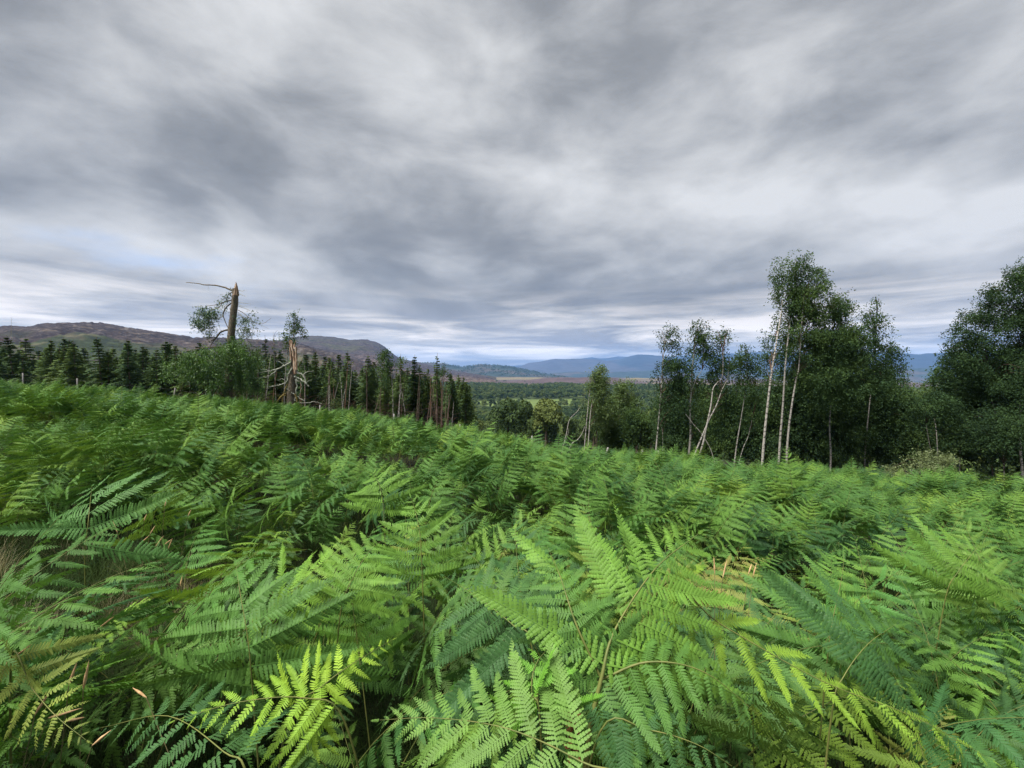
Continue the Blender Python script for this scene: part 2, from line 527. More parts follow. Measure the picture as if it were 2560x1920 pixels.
# --- hills from skylines: (photo x, photo y) with true distance
def hill(name, label, sky, r0, r1, r2, z0, cover_fn, matl, rough=0.0, rs_n=70, seed=0, power=1.0, az_step=0.12, gscale=120):
    sx = np.array([p[0] for p in sky], float); sy = np.array([p[1] for p in sky], float)
    a0 = np.arctan2(sx[0] - 1280, F); a1 = np.arctan2(sx[-1] - 1280, F)
    az = np.arange(a0, a1, math.radians(az_step))
    px = 1280 + np.tan(az) * F
    ysk = np.interp(px, sx, sy)
    ztop = EYE + (930 - ysk) / F * r1 * np.cos(az)
    t = np.linspace(0, 1, rs_n)
    rr = np.concatenate([r0 + (r1 - r0) * t, r1 + (r2 - r1) * np.linspace(0.06, 1, 16)])
    A, Rr = np.meshgrid(az, rr, indexing='ij')
    Zt = np.broadcast_to(ztop[:, None], A.shape)
    up = np.clip((Rr - r0) / (r1 - r0), 0, 1) ** power
    dn = np.clip((Rr - r1) / (r2 - r1), 0, 1)
    Xh, Yh = Rr * np.sin(A), Rr * np.cos(A)
    s = up * (1 - dn ** 1.3)
    Zh = z0 + (Zt - z0) * s
    env = np.sin(np.clip((Rr - r0) / (r1 - r0), 0, 1) * PI) ** 0.7 * (1 - dn)
    Zh = Zh + (fbm(Xh, Yh, gscale, 6, seed, 0.55) - 0.5) * rough * env
    crag = (fbm(Xh, Yh, gscale * 0.12, 3, seed + 7) - 0.5) * rough * 0.20 * (1 - dn)
    Zh = Zh + crag
    me = grid_mesh(name, Xh, Yh, Zh, matl, cover_fn(Xh, Yh, Zh, up))
    o = link(name, me)
    tag(o, label, None, None, 'structure')
    return o


def rock_mat(name):
    m, T = mat(name)
    out = T.new('ShaderNodeOutputMaterial')
    at = T.new('ShaderNodeAttribute', attribute_name='cover')
    geo = T.new('ShaderNodeNewGeometry')
    v = T.vscale(geo.outputs['Position'], 1.0, 1.0, 2.2)
    n1 = T.noise(v, 1 / 26.0, 6, 0.62)
    n2 = T.noise(v, 1 / 13.0, 5, 0.68)
    c = T.mix(1.0, at.outputs['Color'], T.ramp(T.rng(n1, 0.3, 0.7), [(0, (0.35, 0.32, 0.34)), (1, (1.65, 1.6, 1.55))]), 'MULTIPLY')
    sep = T.new('ShaderNodeSeparateColor'); T.l.new(at.outputs['Color'], sep.inputs[0])
    # rock shows where the cover is heather, not on the green
    rk = T.math('MULTIPLY', T.rng(n2, 0.53, 0.60), T.rng(T.math('SUBTRACT', sep.outputs[0], sep.outputs[1]), 0.0, 0.03))
    c = T.mix(T.math('MULTIPLY', rk, 0.75), c, (0.19, 0.18, 0.175))
    b = T.new('ShaderNodeBsdfPrincipled')
    T.l.new(c, b.inputs['Base Color']); b.inputs['Roughness'].default_value = 0.95
    b.inputs['Specular IOR Level'].default_value = 0.1
    bp = T.new('ShaderNodeBump'); bp.inputs['Strength'].default_value = 1.0; bp.inputs['Distance'].default_value = 5.0
    T.l.new(n1, bp.inputs['Height']); T.l.new(bp.outputs[0], b.inputs['Normal'])
    T.l.new(b.outputs[0], out.inputs[0])
    return m


M_rock = rock_mat('rocky_heather')
M_land = land_mat('hill_cover', ((90, .35), (22, .25)))
M_far = land_mat('mountain_cover', ((700, .25), (160, .15)))


def cov_heather(Xh, Yh, Zh, up):
    h = np.array((0.025, 0.018, 0.016)); gr = np.array((0.024, 0.034, 0.013)); tan = np.array((0.085, 0.070, 0.048))
    c = np.broadcast_to(h, Xh.shape + (3,)).copy()
    n = fbm(Xh, Yh * 0.5, 160, 4, 41)
    c = lerp(c, gr, np.clip(ss(n, 0.52, 0.62) * (1 - ss(up, 0.35, 0.8)) + (1 - ss(up + (n - .5) * 0.5, 0.12, 0.34)), 0, 1))
    c = lerp(c, tan, ss(fbm(Xh, Yh, 60, 3, 42), 0.6, 0.7) * 0.4)
    return c


def cov_second(Xh, Yh, Zh, up):
    h = np.array((0.032, 0.025, 0.025)); gr = np.array((0.048, 0.052, 0.024)); br = np.array((0.068, 0.044, 0.034))
    c = np.broadcast_to(h, Xh.shape + (3,)).copy()
    n = fbm(Xh * 0.6, Yh * 0.9, 260, 5, 43)
    c = lerp(c, gr, ss(n, 0.53, 0.62) * 0.6 * (1 - 0.6 * ss(up, 0.6, 0.95)))
    c = lerp(c, br, (1 - ss(up + (n - .5) * 0.3, 0.28, 0.45)) * 0.7)
    c = lerp(c, gr, (1 - ss(up + (n - .5) * 0.4, 0.10, 0.22)))
    return c


def cov_wood(Xh, Yh, Zh, up):
    w = np.array((0.022, 0.032, 0.022)); hm = np.array((0.07, 0.052, 0.04))
    c = np.broadcast_to(w, Xh.shape + (3,)).copy()
    n = fbm(Xh, Yh, 300, 4, 44)
    c = lerp(c, hm, ss(n, 0.55, 0.65) * 0.6)
    return c


def cov_haze_blue(Xh, Yh, Zh, up):
    a = np.array((0.022, 0.029, 0.036)); b2 = np.array((0.042, 0.042, 0.046))  # bluish tone: part of the haze's blue is put into the cover colour
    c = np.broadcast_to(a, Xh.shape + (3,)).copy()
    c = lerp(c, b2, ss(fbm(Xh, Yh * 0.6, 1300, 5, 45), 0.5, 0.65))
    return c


hill('heather_hill', 'brown rocky heather hill behind the spruces on the left side',
     [(-1500, 850), (-900, 830), (-500, 845), (-200, 835), (0, 821), (30, 815), (55, 818), (110, 811), (150, 807), (210, 807), (255, 809), (290, 816), (340, 823), (430, 834), (480, 844),
      (530, 843), (600, 846), (680, 850), (760, 862), (850, 885), (950, 915), (1020, 930)],
     420, 1700, 2300, -24, cov_heather, M_rock, rough=52, seed=51, power=1.0, rs_n=110, az_step=0.1)
hill('moorland_hill', 'purple brown moor hill with a steep right shoulder beyond the broken pine',
     [(560, 905), (640, 872), (700, 850), (740, 842), (760, 840), (800, 840), (835, 843), (870, 849), (890, 850), (909, 848), (935, 853), (950, 859), (964, 868), (982, 883), (995, 893), (1015, 899),
      (1050, 906), (1090, 917), (1130, 926), (1180, 934), (1240, 942)],
     900, 3000, 3700, -40, cov_second, M_rock, rough=42, seed=52, power=1.15, rs_n=110, az_step=0.08, gscale=200)
hill('wooded_hill', 'low dark wooded ridge in the middle distance below the skyline',
     [(980, 925), (1020, 912), (1050, 907), (1080, 907), (1112, 909), (1135, 914), (1155, 917), (1175, 915), (1198, 911), (1236, 913), (1270, 915), (1294, 920), (1323, 926),
      (1366, 935), (1410, 942), (1470, 948)],
     3700, 4700, 5600, -75, cov_wood, M_land, rough=30, seed=53, rs_n=50, az_step=0.06, gscale=400)
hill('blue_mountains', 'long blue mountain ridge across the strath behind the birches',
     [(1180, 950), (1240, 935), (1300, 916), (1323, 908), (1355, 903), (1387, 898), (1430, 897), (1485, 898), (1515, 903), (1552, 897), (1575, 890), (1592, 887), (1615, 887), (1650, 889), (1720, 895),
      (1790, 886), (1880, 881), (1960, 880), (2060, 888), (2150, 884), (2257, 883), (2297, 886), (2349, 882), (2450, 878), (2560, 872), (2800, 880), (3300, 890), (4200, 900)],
     7600, 9500, 11500, -140, cov_haze_blue, M_far, rough=170, seed=54, rs_n=60, az_step=0.12, gscale=1500)
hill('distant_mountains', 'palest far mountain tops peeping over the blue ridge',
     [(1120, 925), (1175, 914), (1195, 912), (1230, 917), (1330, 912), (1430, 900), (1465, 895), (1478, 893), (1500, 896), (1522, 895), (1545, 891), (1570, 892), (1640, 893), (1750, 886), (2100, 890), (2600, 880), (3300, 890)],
     11600, 12800, 14000, -140, cov_haze_blue, M_far, rough=60, seed=55, rs_n=24, az_step=0.15, gscale=1500)
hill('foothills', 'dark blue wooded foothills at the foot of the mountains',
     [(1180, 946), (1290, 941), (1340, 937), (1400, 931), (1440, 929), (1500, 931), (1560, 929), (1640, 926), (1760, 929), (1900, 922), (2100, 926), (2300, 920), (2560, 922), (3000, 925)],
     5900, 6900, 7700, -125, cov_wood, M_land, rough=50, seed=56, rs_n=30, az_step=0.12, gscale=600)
hill('heather_mound', 'low purple heather mounds on the moor beyond the valley woods',
     [(1180, 962), (1250, 955), (1320, 950), (1370, 944), (1400, 943), (1440, 944), (1490, 942), (1540, 946), (1600, 956), (1680, 966)],
     1700, 2000, 2400, -50, lambda a, b, c, d: np.broadcast_to(np.array((0.060, 0.042, 0.041)), a.shape + (3,)).copy(), M_land, rough=8, seed=57, rs_n=30, az_step=0.12, gscale=120)


# ------------------------------------------------------------------ bracken
def blade_strip(n_teeth, L, wdt, rng):
    """one pinnule lying along +X from the origin, comb toothed; returns verts, quads"""
    if n_teeth == 0:
        z = rng.normal(0, 0.08) * L
        v = np.array([(0, 0, 0), (0.35 * L, wdt * 0.5, 0.0), (L, 0, -0.12 * L + z), (0.35 * L, -wdt * 0.5, 0.0)])
        return v, np.array([(0, 1, 2, 3)])
    s = np.linspace(0, 1, n_teeth + 1)
    vs = []; fs = []
    bend = rng.normal(-0.10, 0.10) * L
    for j in range(n_teeth):
        a, b = s[j], s[j + 1]
        h = wdt * 0.5 * (1 - 0.80 * a ** 2.2) * (1.0 if j else 0.85) * rng.uniform(0.86, 1.1)
        for sg in (1, -1):
            k = len(vs)
            c = [(a, 0), (a + (b - a) * 0.22, sg * h * 0.95), (a + (b - a) * 1.02, sg * h), (b, 0)]
            for (q, w_) in c:
                vs.append((q * L, w_, bend * q * q - abs(w_) * 0.18))
            fs.append((k, k + 1, k + 2, k + 3) if sg < 0 else (k + 3, k + 2, k + 1, k))
    return np.array(vs), np.array(fs)


def pinna_geo(n, teeth, seed, droop, W0=0.2, lift=0.0):
    rng = np.random.default_rng(seed)
    G = Geo()
    sp_ = 1.0 / n
    sweep = rng.normal(0, 0.06)
    for i in range(n):
        t = ((i + 0.6) / n) ** 0.92
        f = (0.72 + 0.9 * t) * (1 - t) ** 0.78
        L = W0 * f * rng.uniform(0.82, 1.12)
        ang = math.radians(78 - 34 * t)
        for sg in (1, -1):
            if rng.random() < 0.025: continue
            nt = max(2, int(round(teeth * (0.4 + 0.6 * f)))) if teeth else 0
            v, q = blade_strip(nt, L, min(sp_ * (0.95 if teeth else 1.2), L * (0.55 if teeth else 0.8)), rng)
            aa = ang * sg + rng.normal(0, 0.05)
            ca, sa = math.cos(aa), math.sin(aa)
            x = v[:, 0] * ca - v[:, 1] * sa; y = v[:, 0] * sa + v[:, 1] * ca
            z = v[:, 2] + np.abs(y) * (lift + rng.normal(0, 0.07))
            xx = x + t * 0.99 + (0.35 * sp_ if sg > 0 else 0)
            G.add(np.stack([xx, y + sweep * t * t, z - droop * np.clip(xx, 0, 2) ** 2], -1), q)
    s = np.linspace(0, 1, 7)
    w_ = 0.006 * (1 - s * 0.8)
    c = np.stack([s, sweep * s * s, 0.003 - droop * s * s], -1)
    a = c + np.stack([0 * s, w_, 0 * s], -1); b = c - np.stack([0 * s, w_, 0 * s], -1)
    i = np.arange(6)
    G.add(np.concatenate([a, b]), np.stack([i, i + 7, i + 8, i + 1], -1))
    return G


PIN = {}
for lod, (big, mid, small, teeth) in {'hi': (28, 20, 12, 6), 'lo': (15, 11, 7, 0)}.items():
    PIN[lod] = [[pinna_geo(n, teeth if n > 10 or lod == 'lo' else max(0, teeth - 3), 100 * n + k, (0.12, 0.32, 0.02, 0.2, 0.42, -0.08)[k], 0.155 if n > 14 else 0.175, (-0.05, -0.25, 0.12, -0.4, -0.15, 0.3)[k])
                 for k in range(6)] for n in (big, mid, small)]
PIN_MESH = [[q.mesh('leaflet', M_fern_own) for q in row] for row in PIN['hi']]


def frame_at(pts, nrm_hint):
    T = np.gradient(pts, axis=0); T /= np.linalg.norm(T, axis=1)[:, None]
    N = nrm_hint - (T @ nrm_hint)[:, None] * T
    ln = np.linalg.norm(N, axis=1)[:, None]
    N = np.where(ln < 0.15, np.array((0.0, -1.0, 0.2)), N); N = N - np.sum(N * T, 1)[:, None] * T
    N /= np.linalg.norm(N, axis=1)[:, None]
    B = np.cross(N, T)
    return T, N, B


def pinna_layout(path, s_blade, Lmax, npairs, rng, hint=(0, -0.25, 1.0), roll=0.0, droop=0.25, wind=None, base_ang=80, taper=0.9):
    """positions of the pinnae along a frond: list of (matrix, length)"""
    hint = np.array(hint, float)
    T, N, B = frame_at(path, hint)
    if roll:
        c, s = math.cos(roll), math.sin(roll)
        N, B = N * c + B * s, B * c - N * s
    d = np.concatenate([[0], np.cumsum(np.linalg.norm(np.diff(path, axis=0), axis=1))]); d /= d[-1]
    out = []
    for i in range(npairs + 1):
        q = (i / npairs)
        q = 1 - (1 - q) ** 1.25
        s = s_blade + (1 - s_blade) * q
        p = np.array([np.interp(s, d, path[:, k]) for k in range(3)])
        k = min(len(d) - 1, int(np.searchsorted(d, s)))
        t_, n_, b_ = T[k], N[k], B[k]
        L = Lmax * (1 - q * 0.97) ** taper
        if i == npairs:
            cand = [(0.0, 1, max(L, Lmax * 0.1))]
        else:
            cand = [(1.0, 1, L), (1.0, -1, L)]
        for side, sg, LL in cand:
            LL = LL * rng.uniform(0.86, 1.1)
            ph = math.radians(base_ang - 35 * q) + rng.normal(0, 0.06)
            if side == 0: ph = 0.0
            dr = t_ * math.cos(ph) + b_ * sg * math.sin(ph)
            dr = dr + np.array((0, 0, -1)) * (droop * rng.uniform(0.3, 1.4) * (0.3 if side == 0 else 1))
            if wind is not None: dr = dr + wind * rng.uniform(0.5, 1.3)
            dr = dr / np.linalg.norm(dr)
            nn = n_ + rng.normal(0, 0.13, 3); nn = nn - nn.dot(dr) * dr; nn /= np.linalg.norm(nn)
            yy = np.cross(nn, dr)
            M = np.eye(4); M[:3, 0] = dr * LL; M[:3, 1] = yy * LL; M[:3, 2] = nn * LL; M[:3, 3] = p + dr * 0.002
            out.append((M, LL))
    return out


def pin_row(LL, Lmax):
    return 0 if LL > 0.6 * Lmax or LL > 0.26 else (1 if LL > 0.11 else 2)


def frond_path(rng, H, blade, th0, th1, az, n=18):
    """stem rises then arches over towards azimuth az (0 = +X)"""
    s = np.linspace(0, 1, n)
    th = th0 + (th1 - th0) * np.clip((s - 0.15) / 0.85, 0, 1) ** 1.4
    step = (H + blade) / (n - 1)
    h = np.cumsum(np.concatenate([[0], np.sin(th[:-1]) * step])); z = np.cumsum(np.concatenate([[0], np.cos(th[:-1]) * step]))
    return np.stack([h * math.cos(az), h * math.sin(az), z], -1)


def random_frond_def(seed):
    rng = np.random.default_rng(seed)
    H = rng.uniform(0.58, 0.72); blade = rng.uniform(0.52, 0.70)
    path = frond_path(rng, H, blade, rng.uniform(0.05, 0.3), rng.uniform(0.85, 1.65), 0.0)
    Lmax = rng.uniform(0.32, 0.41)
    lay = pinna_layout(path, H / (H + blade), Lmax, int(rng.integers(10, 14)), rng, hint=(0.3, 0, 1), roll=rng.normal(0, 0.25), droop=rng.uniform(0.08, 0.4),
                       wind=np.array((0.2, rng.normal(0, 0.2), 0)))
    return path, lay, Lmax


def stalk_geo(path, r=0.0038):
    G = Geo()
    s = np.linspace(0, 1, len(path))
    tube(G, path, r * np.interp(s, [0, 0.35, 0.6, 1], [1, 0.8, 0.42, 0.10]), 5)
    return G


FR = {'hi': [], 'lo': []}
FR_DEF = [random_frond_def(900 + k) for k in range(9)]
for path, lay, Lmax in FR_DEF:
    for lod in ('hi', 'lo'):
        G = Geo()
        for i, (M, LL) in enumerate(lay):
            G.geo(PIN[lod][pin_row(LL, Lmax)][(i * 5 + i // 3) % 6], M)
        FR[lod].append(G)
FR_BLADE_OWN = [q.mesh('blade', M_fern_own) for q in FR['hi']]
FR_STALK = [stalk_geo(p[0]).mesh('stalk', M_stalk) for p in FR_DEF]


def full_mesh(k, lod):
    G = Geo(); G.geo(FR[lod][k])
    me_n = G.n
    st = stalk_geo(FR_DEF[k][0])
    nf = sum(len(f) for f in G.f)
    G.geo(st)
    me = G.mesh('bracken_mass', M_fern)
    me.materials.append(M_stalk)
    tot = sum(len(f) for f in G.f)
    mi = np.zeros(tot, np.int32); mi[nf:] = 1
    me.polygons.foreach_set('material_index', mi)
    return me


def scatter(name, pts, rots, scls, idx, meshes, label, seed=0):
    """one object: copies of a few meshes stood on points (ground cover, far woods)"""
    me = bpy.data.meshes.new(name + '_points')
    me.vertices.add(len(pts)); me.vertices.foreach_set('co', np.asarray(pts, np.float32).ravel())
    a = me.attributes.new('rot', 'FLOAT_VECTOR', 'POINT'); a.data.foreach_set('vector', np.asarray(rots, np.float32).ravel())
    a = me.attributes.new('scl', 'FLOAT_VECTOR', 'POINT')
    scls = np.asarray(scls, np.float32)
    if scls.ndim == 1: scls = np.repeat(scls[:, None], 3, 1)
    a.data.foreach_set('vector', scls.ravel())
    a = me.attributes.new('idx', 'INT', 'POINT'); a.data.foreach_set('value', np.asarray(idx, np.int32))
    src = bpy.data.collections.new(name + '_sources')
    for k, m_ in enumerate(meshes):
        o_ = bpy.data.objects.new('%s_%02d' % (name, k), m_)
        src.objects.link(o_)
    ob = link(name, me)
    tag(ob, label, None, None, 'stuff')
    ng = bpy.data.node_groups.new(name + '_nodes', 'GeometryNodeTree')
    ng.interface.new_socket('Geometry', in_out='INPUT', socket_type='NodeSocketGeometry')
    ng.interface.new_socket('Geometry', in_out='OUTPUT', socket_type='NodeSocketGeometry')
    n = ng.nodes; l = ng.links
    gi = n.new('NodeGroupInput'); go = n.new('NodeGroupOutput')
    ci = n.new('GeometryNodeCollectionInfo')
    ci.inputs['Collection'].default_value = src
    ci.inputs['Separate Children'].default_value = True
    ci.inputs['Reset Children'].default_value = True
    ip = n.new('GeometryNodeInstanceOnPoints')
    ip.inputs['Pick Instance'].default_value = True
    def named(nm, typ):
        q = n.new('GeometryNodeInputNamedAttribute'); q.data_type = typ; q.inputs['Name'].default_value = nm
        return q.outputs['Attribute']
    l.new(gi.outputs[0], ip.inputs['Points']); l.new(ci.outputs[0], ip.inputs['Instance'])
    l.new(named('idx', 'INT'), ip.inputs['Instance Index'])
    e2r = n.new('FunctionNodeEulerToRotation')
    l.new(named('rot', 'FLOAT_VECTOR'), e2r.inputs[0]); l.new(e2r.outputs[0], ip.inputs['Rotation'])
    l.new(named('scl', 'FLOAT_VECTOR'), ip.inputs['Scale'])
    l.new(ip.outputs[0], go.inputs[0])
    md = ob.modifiers.new('scatter', 'NODES'); md.node_group = ng
    return ob


# gaps in the bracken where grass shows: x, y, radius
GAPS = [(-2.55, 3.15, 0.24), (-1.15, 1.25, 0.30), (-1.05, 0.85, 0.42), (0.45, 0.70, 0.28), (-0.02, 1.22, 0.24), (-0.25, 1.5, 0.18), (3.2, 5.4, 0.4)]


def gap_at(x, y):
    m = np.zeros(np.shape(x))
    for gx, gy, gr in GAPS:
        m = np.maximum(m, 1 - ss(np.hypot(x - gx, y - gy) / gr, 0.8, 1.25))
    return m


def canopy_scale(x, y):
    """how tall the bracken stands here: mounds and hollows"""
    n = fbm(x, y, 1.7, 3, 61); n2 = fbm(x, y, 4.2, 2, 62)
    far = ss(np.hypot(x, y), 4, 8)
    a = 0.60 + 0.58 * ss(n, 0.30, 0.70) + 0.34 * (n2 - 0.5)
    b = 0.44 + 0.62 * ss(n, 0.34, 0.66) + 0.55 * (ss(n2, 0.25, 0.75) - 0.45)
    return np.clip(a * (1 - far) + b * far, 0.42, 1.5)


def fern_field():
    pts = []
    # candidates over the slope
    N = 200000
    x = R.uniform(-60, 45, N); y = R.uniform(-4, 52, N)
    r = np.hypot(x, y); az = np.arctan2(x, y)
    re = np.interp(az, _u, _re)
    ok = (r < re + 1.0) & (r > 0.95) & (np.abs(az) < math.radians(66))
    dn = fbm(x, y, 1.5, 3, 63)
    keep = R.random(N) < np.clip(0.46 + (dn - 0.44) * 3.0, 0.04, 1.0) * (1 - gap_at(x, y))
    ok &= keep
    return x[ok], y[ok]


FX, FY = fern_field()
FRr = np.hypot(FX, FY); FAZ = np.arctan2(FX, FY)
front = (np.abs(FX) / np.maximum(FY, 0.01) < 1.28) & (FY > 0.3)
FZ = ground_z(FX, FY)
FS = canopy_scale(FX, FY) * np.where(R.random(len(FX)) < 0.35, R.uniform(0.50, 0.80, len(FX)), R.uniform(0.80, 1.12, len(FX)))
FS *= np.where((FRr < 4.5) & (FX / np.maximum(FY, 0.05) > 0.8), 0.84, 1.0)
# the closest fronds are kept a little lower so that the picked out ones stand clear
FS *= np.where(FRr < 2.4, 0.80 + 0.08 * FRr, 1.0)
WINDAZ = math.radians(-18)
FROT = WINDAZ + R.normal(0, 1.45, len(FX))
FS = np.where(FRr < 6, np.minimum(FS, 1.06), FS)
FTX = R.normal(0, 0.17, len(FX)); FTY = R.normal(0.0, 0.17, len(FX))
FTX = np.where(FRr < 7, np.clip(FTX, -0.28, 0.28), FTX); FTY = np.where(FRr < 7, np.clip(FTY, -0.12, 0.3), FTY)
FK = R.integers(0, len(FR_DEF), len(FX))
STAND = [(1600, 1500, 1.3, 270), (1200, 1800, 0.95, 260), (600, 1560, 1.3, 220), (820, 1700, 1.15, 170), (560, 1760, 1.1, 150), (1045, 1340, 2.0, 120), (1200, 1500, 1.4, 130),
         (225, 1290, 2.3, 190), (1900, 1620, 1.2, 220), (2250, 1780, 1.1, 200), (2100, 1500, 1.55, 130), (2420, 1430, 2.2, 130), (130, 1760, 1.05, 130), (900, 1400, 1.8, 110)]
for _hx, _hy, _hd, _hr in STAND:
    mx_ = FX + np.cos(FROT) * 0.4 * FS; my_ = np.maximum(FY + np.sin(FROT) * 0.4 * FS, 0.05); mz_ = FZ + 0.9 * FS
    qx = 1280 + mx_ / my_ * F; qy = 930 - (mz_ - EYE) / my_ * F
    FS *= np.where((np.hypot(qx - _hx, qy - _hy) < _hr) & (my_ < _hd + 0.15), 0.72, 1.0)
# keep off the lens
tipx = FX + np.cos(FROT) * 0.75 * FS; tipy = FY + np.sin(FROT) * 0.75 * FS
okl = (np.hypot(tipx, tipy) > 0.75)
order = np.argsort(FRr + np.where(front & okl, 0, 1e6))
NEAR_N = 276
near = order[:NEAR_N]
near_set = np.zeros(len(FX), bool); near_set[near] = True
rest = (~near_set) & okl

FERN_TINTS = [((0.070, 0.158, 0.030), 'mid green'), ((0.038, 0.096, 0.030), 'dark green'), ((0.104, 0.208, 0.031), 'fresh green'), ((0.15, 0.25, 0.031), 'lime'), ((0.17, 0.20, 0.042), 'yellowing')]
G_FERN = 'bracken fronds crowding the near slope'


def fern_from_layout(path, lay, Lmax, loc, rot, s, tint, label, group=G_FERN, stalk_r=0.0038, seed=0, tilt=(0, 0), jitter=0.0):
    t = thing('bracken_frond', loc, label, 'fern', group)
    t.rotation_euler = (tilt[0], tilt[1], rot); t.scale = (s, s, s)
    st = stalk_geo(path, stalk_r).mesh('stalk', M_stalk) if not isinstance(path, int) else FR_STALK[path]
    o = link('stalk', st, t)
    for i, (M, LL) in enumerate(lay):
        row = pin_row(LL, Lmax)
        o = link('leaflet', PIN_MESH[row][(i * 5 + i // 3 + seed) % 6], t)
        o.matrix_local = Matrix(M.tolist())
        o.color = (*tint, 1)
    return t


LAND = [(1600, 1500, 'the tall forked frond'), (1200, 1800, 'the flat pale frond'), (600, 1560, 'the wide upright frond'), (820, 1700, 'the lime curled frond'), (1045, 1340, 'the neat triangular frond'),
        (1200, 1500, 'the dark centre frond'), (225, 1240, 'the dry grass gap'), (130, 1760, 'the yellowing corner frond'), (2100, 1500, 'the upright right frond'), (2420, 1420, 'the pale fan frond'),
        (1835, 1440, 'the rusty seed heads'), (940, 1220, 'the lone light frond'), (2200, 1760, 'the long lime ridge frond'), (1280, 1200, 'the open slope centre'), (380, 1700, 'the dark grassy hollow')]


def fern_label(k, tname):
    a = FROT[k]; s = FS[k]
    bx = FX[k] + math.cos(a) * 0.45 * s; by = max(FY[k] + math.sin(a) * 0.45 * s, 0.3); bz = FZ[k] + 0.92 * s
    qx = 1280 + bx / by * F; qy = 930 - (bz - EYE) / by * F
    ca, sa = math.cos(a), math.sin(a)
    lean = ('right' if ca > 0 else 'left') if abs(ca) > abs(sa) else ('away' if sa > 0 else 'forward')
    size = 'tall' if s > 0.98 else ('low' if s < 0.80 else 'middling')
    best = min(LAND, key=lambda L: math.hypot(qx - L[0], (qy - L[1]) * 1.3))
    ddx, ddy = qx - best[0], (qy - best[1]) * 1.3
    dd = math.hypot(ddx, ddy)
    if dd < 70: rel = 'beside'
    elif abs(ddx) > abs(ddy): rel = ('well ' if dd > 260 else '') + ('right of' if ddx > 0 else 'left of')
    else: rel = ('well ' if dd > 260 else 'just ') + ('below' if ddy > 0 else 'above')
    return '%s %s bracken frond leaning %s, %s %s' % (size, tname, lean, rel, best[2])


for n_, k in enumerate(near):
    r = FRr[k]
    loc = (FX[k], FY[k], FZ[k] - 0.02)
    tn = int(R.choice(5, p=(0.41, 0.26, 0.24, 0.06, 0.03)))
    tint, tname = FERN_TINTS[tn]
    tint = tuple(float(c * R.uniform(0.88, 1.12)) for c in tint)
    label = fern_label(k, tname)
    if r < 2.3:
        path, lay, Lmax = FR_DEF[FK[k]]
        fern_from_layout(int(FK[k]), lay, Lmax, loc, FROT[k], FS[k], tint, label, seed=n_, tilt=(FTX[k], FTY[k]))
    else:
        t = thing('bracken_frond', loc, label, 'fern', G_FERN)
        t.rotation_euler = (FTX[k], FTY[k], FROT[k]); t.scale = (FS[k],) * 3
        link('stalk', FR_STALK[FK[k]], t)
        o = link('blade', FR_BLADE_OWN[FK[k]], t); o.color = (*tint, 1)

rots = np.stack([FTX, FTY, FROT], -1)
nr = rest & (FRr < 9)
fr_ = rest & (FRr >= 9)
mesh_hi = [full_mesh(k, 'hi') for k in range(len(FR_DEF))]
mesh_lo = [full_mesh(k, 'lo') for k in range(len(FR_DEF))]
P3 = np.stack([FX, FY, FZ - 0.02], -1)
scatter('bracken', P3[nr], rots[nr], FS[nr], FK[nr], mesh_hi, 'bracken thicket filling the slope between the nearest fronds')
scatter('bracken_slope', P3[fr_], rots[fr_], FS[fr_], FK[fr_], mesh_lo, 'sea of green bracken covering the hillside down to the trees')
print('ferns', nr.sum(), fr_.sum(), 'near', FRr[near].max())


# picked out fronds, placed where the photograph shows them
def hero(pts, Lmax, npairs, tint, label, s_blade=0.3, hint=(0, -0.55, 0.85), seed=1, droop=0.12, base_ang=80, taper=0.9, ground=True, stalk_r=0.0034, wind=None):
    w = [P(*q) for q in pts]
    g0 = w[0].copy()
    back = (w[0] - w[1]) * np.array((1, 1, 0)); bl_ = np.linalg.norm(back) + 1e-6
    back = back / bl_ * min(0.22, bl_ * 1.0)
    foot = np.array((g0[0] + back[0], g0[1] + back[1] + 0.04, float(ground_z(g0[0], g0[1]))))
    if ground:
        knee = (foot * 0.45 + w[0] * 0.55) + back * 0.25
        w = [foot, knee] + w
    path = smooth_path(w, 6)
    d = np.concatenate([[0], np.cumsum(np.linalg.norm(np.diff(path, axis=0), axis=1))])
    dfirst = d[12] if ground else 0.0
    sb = (dfirst + (d[-1] - dfirst) * s_blade) / d[-1]
    rng = np.random.default_rng(seed)
    base = path[0].copy()
    lp = path - base
    lay = pinna_layout(lp, sb, Lmax, npairs, rng, hint=hint, droop=droop, base_ang=base_ang, taper=taper, wind=wind)
    return fern_from_layout(lp, lay, Lmax, base, 0.0, 1.0, tint, label, stalk_r=stalk_r, seed=seed)


T_MID, T_DARK, T_FRESH, T_YEL, T_OLD = (0.070, 0.160, 0.031), (0.038, 0.100, 0.031), (0.108, 0.218, 0.031), (0.22, 0.35, 0.03), (0.19, 0.23, 0.045)
hero([(1468, 1880, 1.02), (1505, 1690, 1.05), (1540, 1570, 1.12), (1640, 1420, 1.25), (1745, 1335, 1.42)], 0.46, 11, T_FRESH,
     'tallest fresh green frond with a bare ochre stalk forking at the right of centre', 0.26, seed=11, hint=(0.1, -0.75, 0.7), droop=0.1, base_ang=72, stalk_r=0.0085)
hero([(1600, 2010, 0.80), (1455, 1905, 0.86), (1270, 1822, 0.92), (1090, 1795, 0.98), (950, 1800, 1.0)], 0.27, 11, (0.115, 0.215, 0.045),
     'pale green frond lying flat at the bottom centre with its tip to the left', 0.22, seed=12, hint=(0, -0.5, 0.9), droop=0.05, base_ang=62)
hero([(632, 1730, 1.28), (620, 1600, 1.28), (600, 1480, 1.34), (590, 1415, 1.42)], 0.44, 8, T_MID,
     'upright frond left of centre spreading long level leaflets both ways', 0.05, seed=13, hint=(0.05, -0.9, 0.45), droop=0.06, base_ang=88)
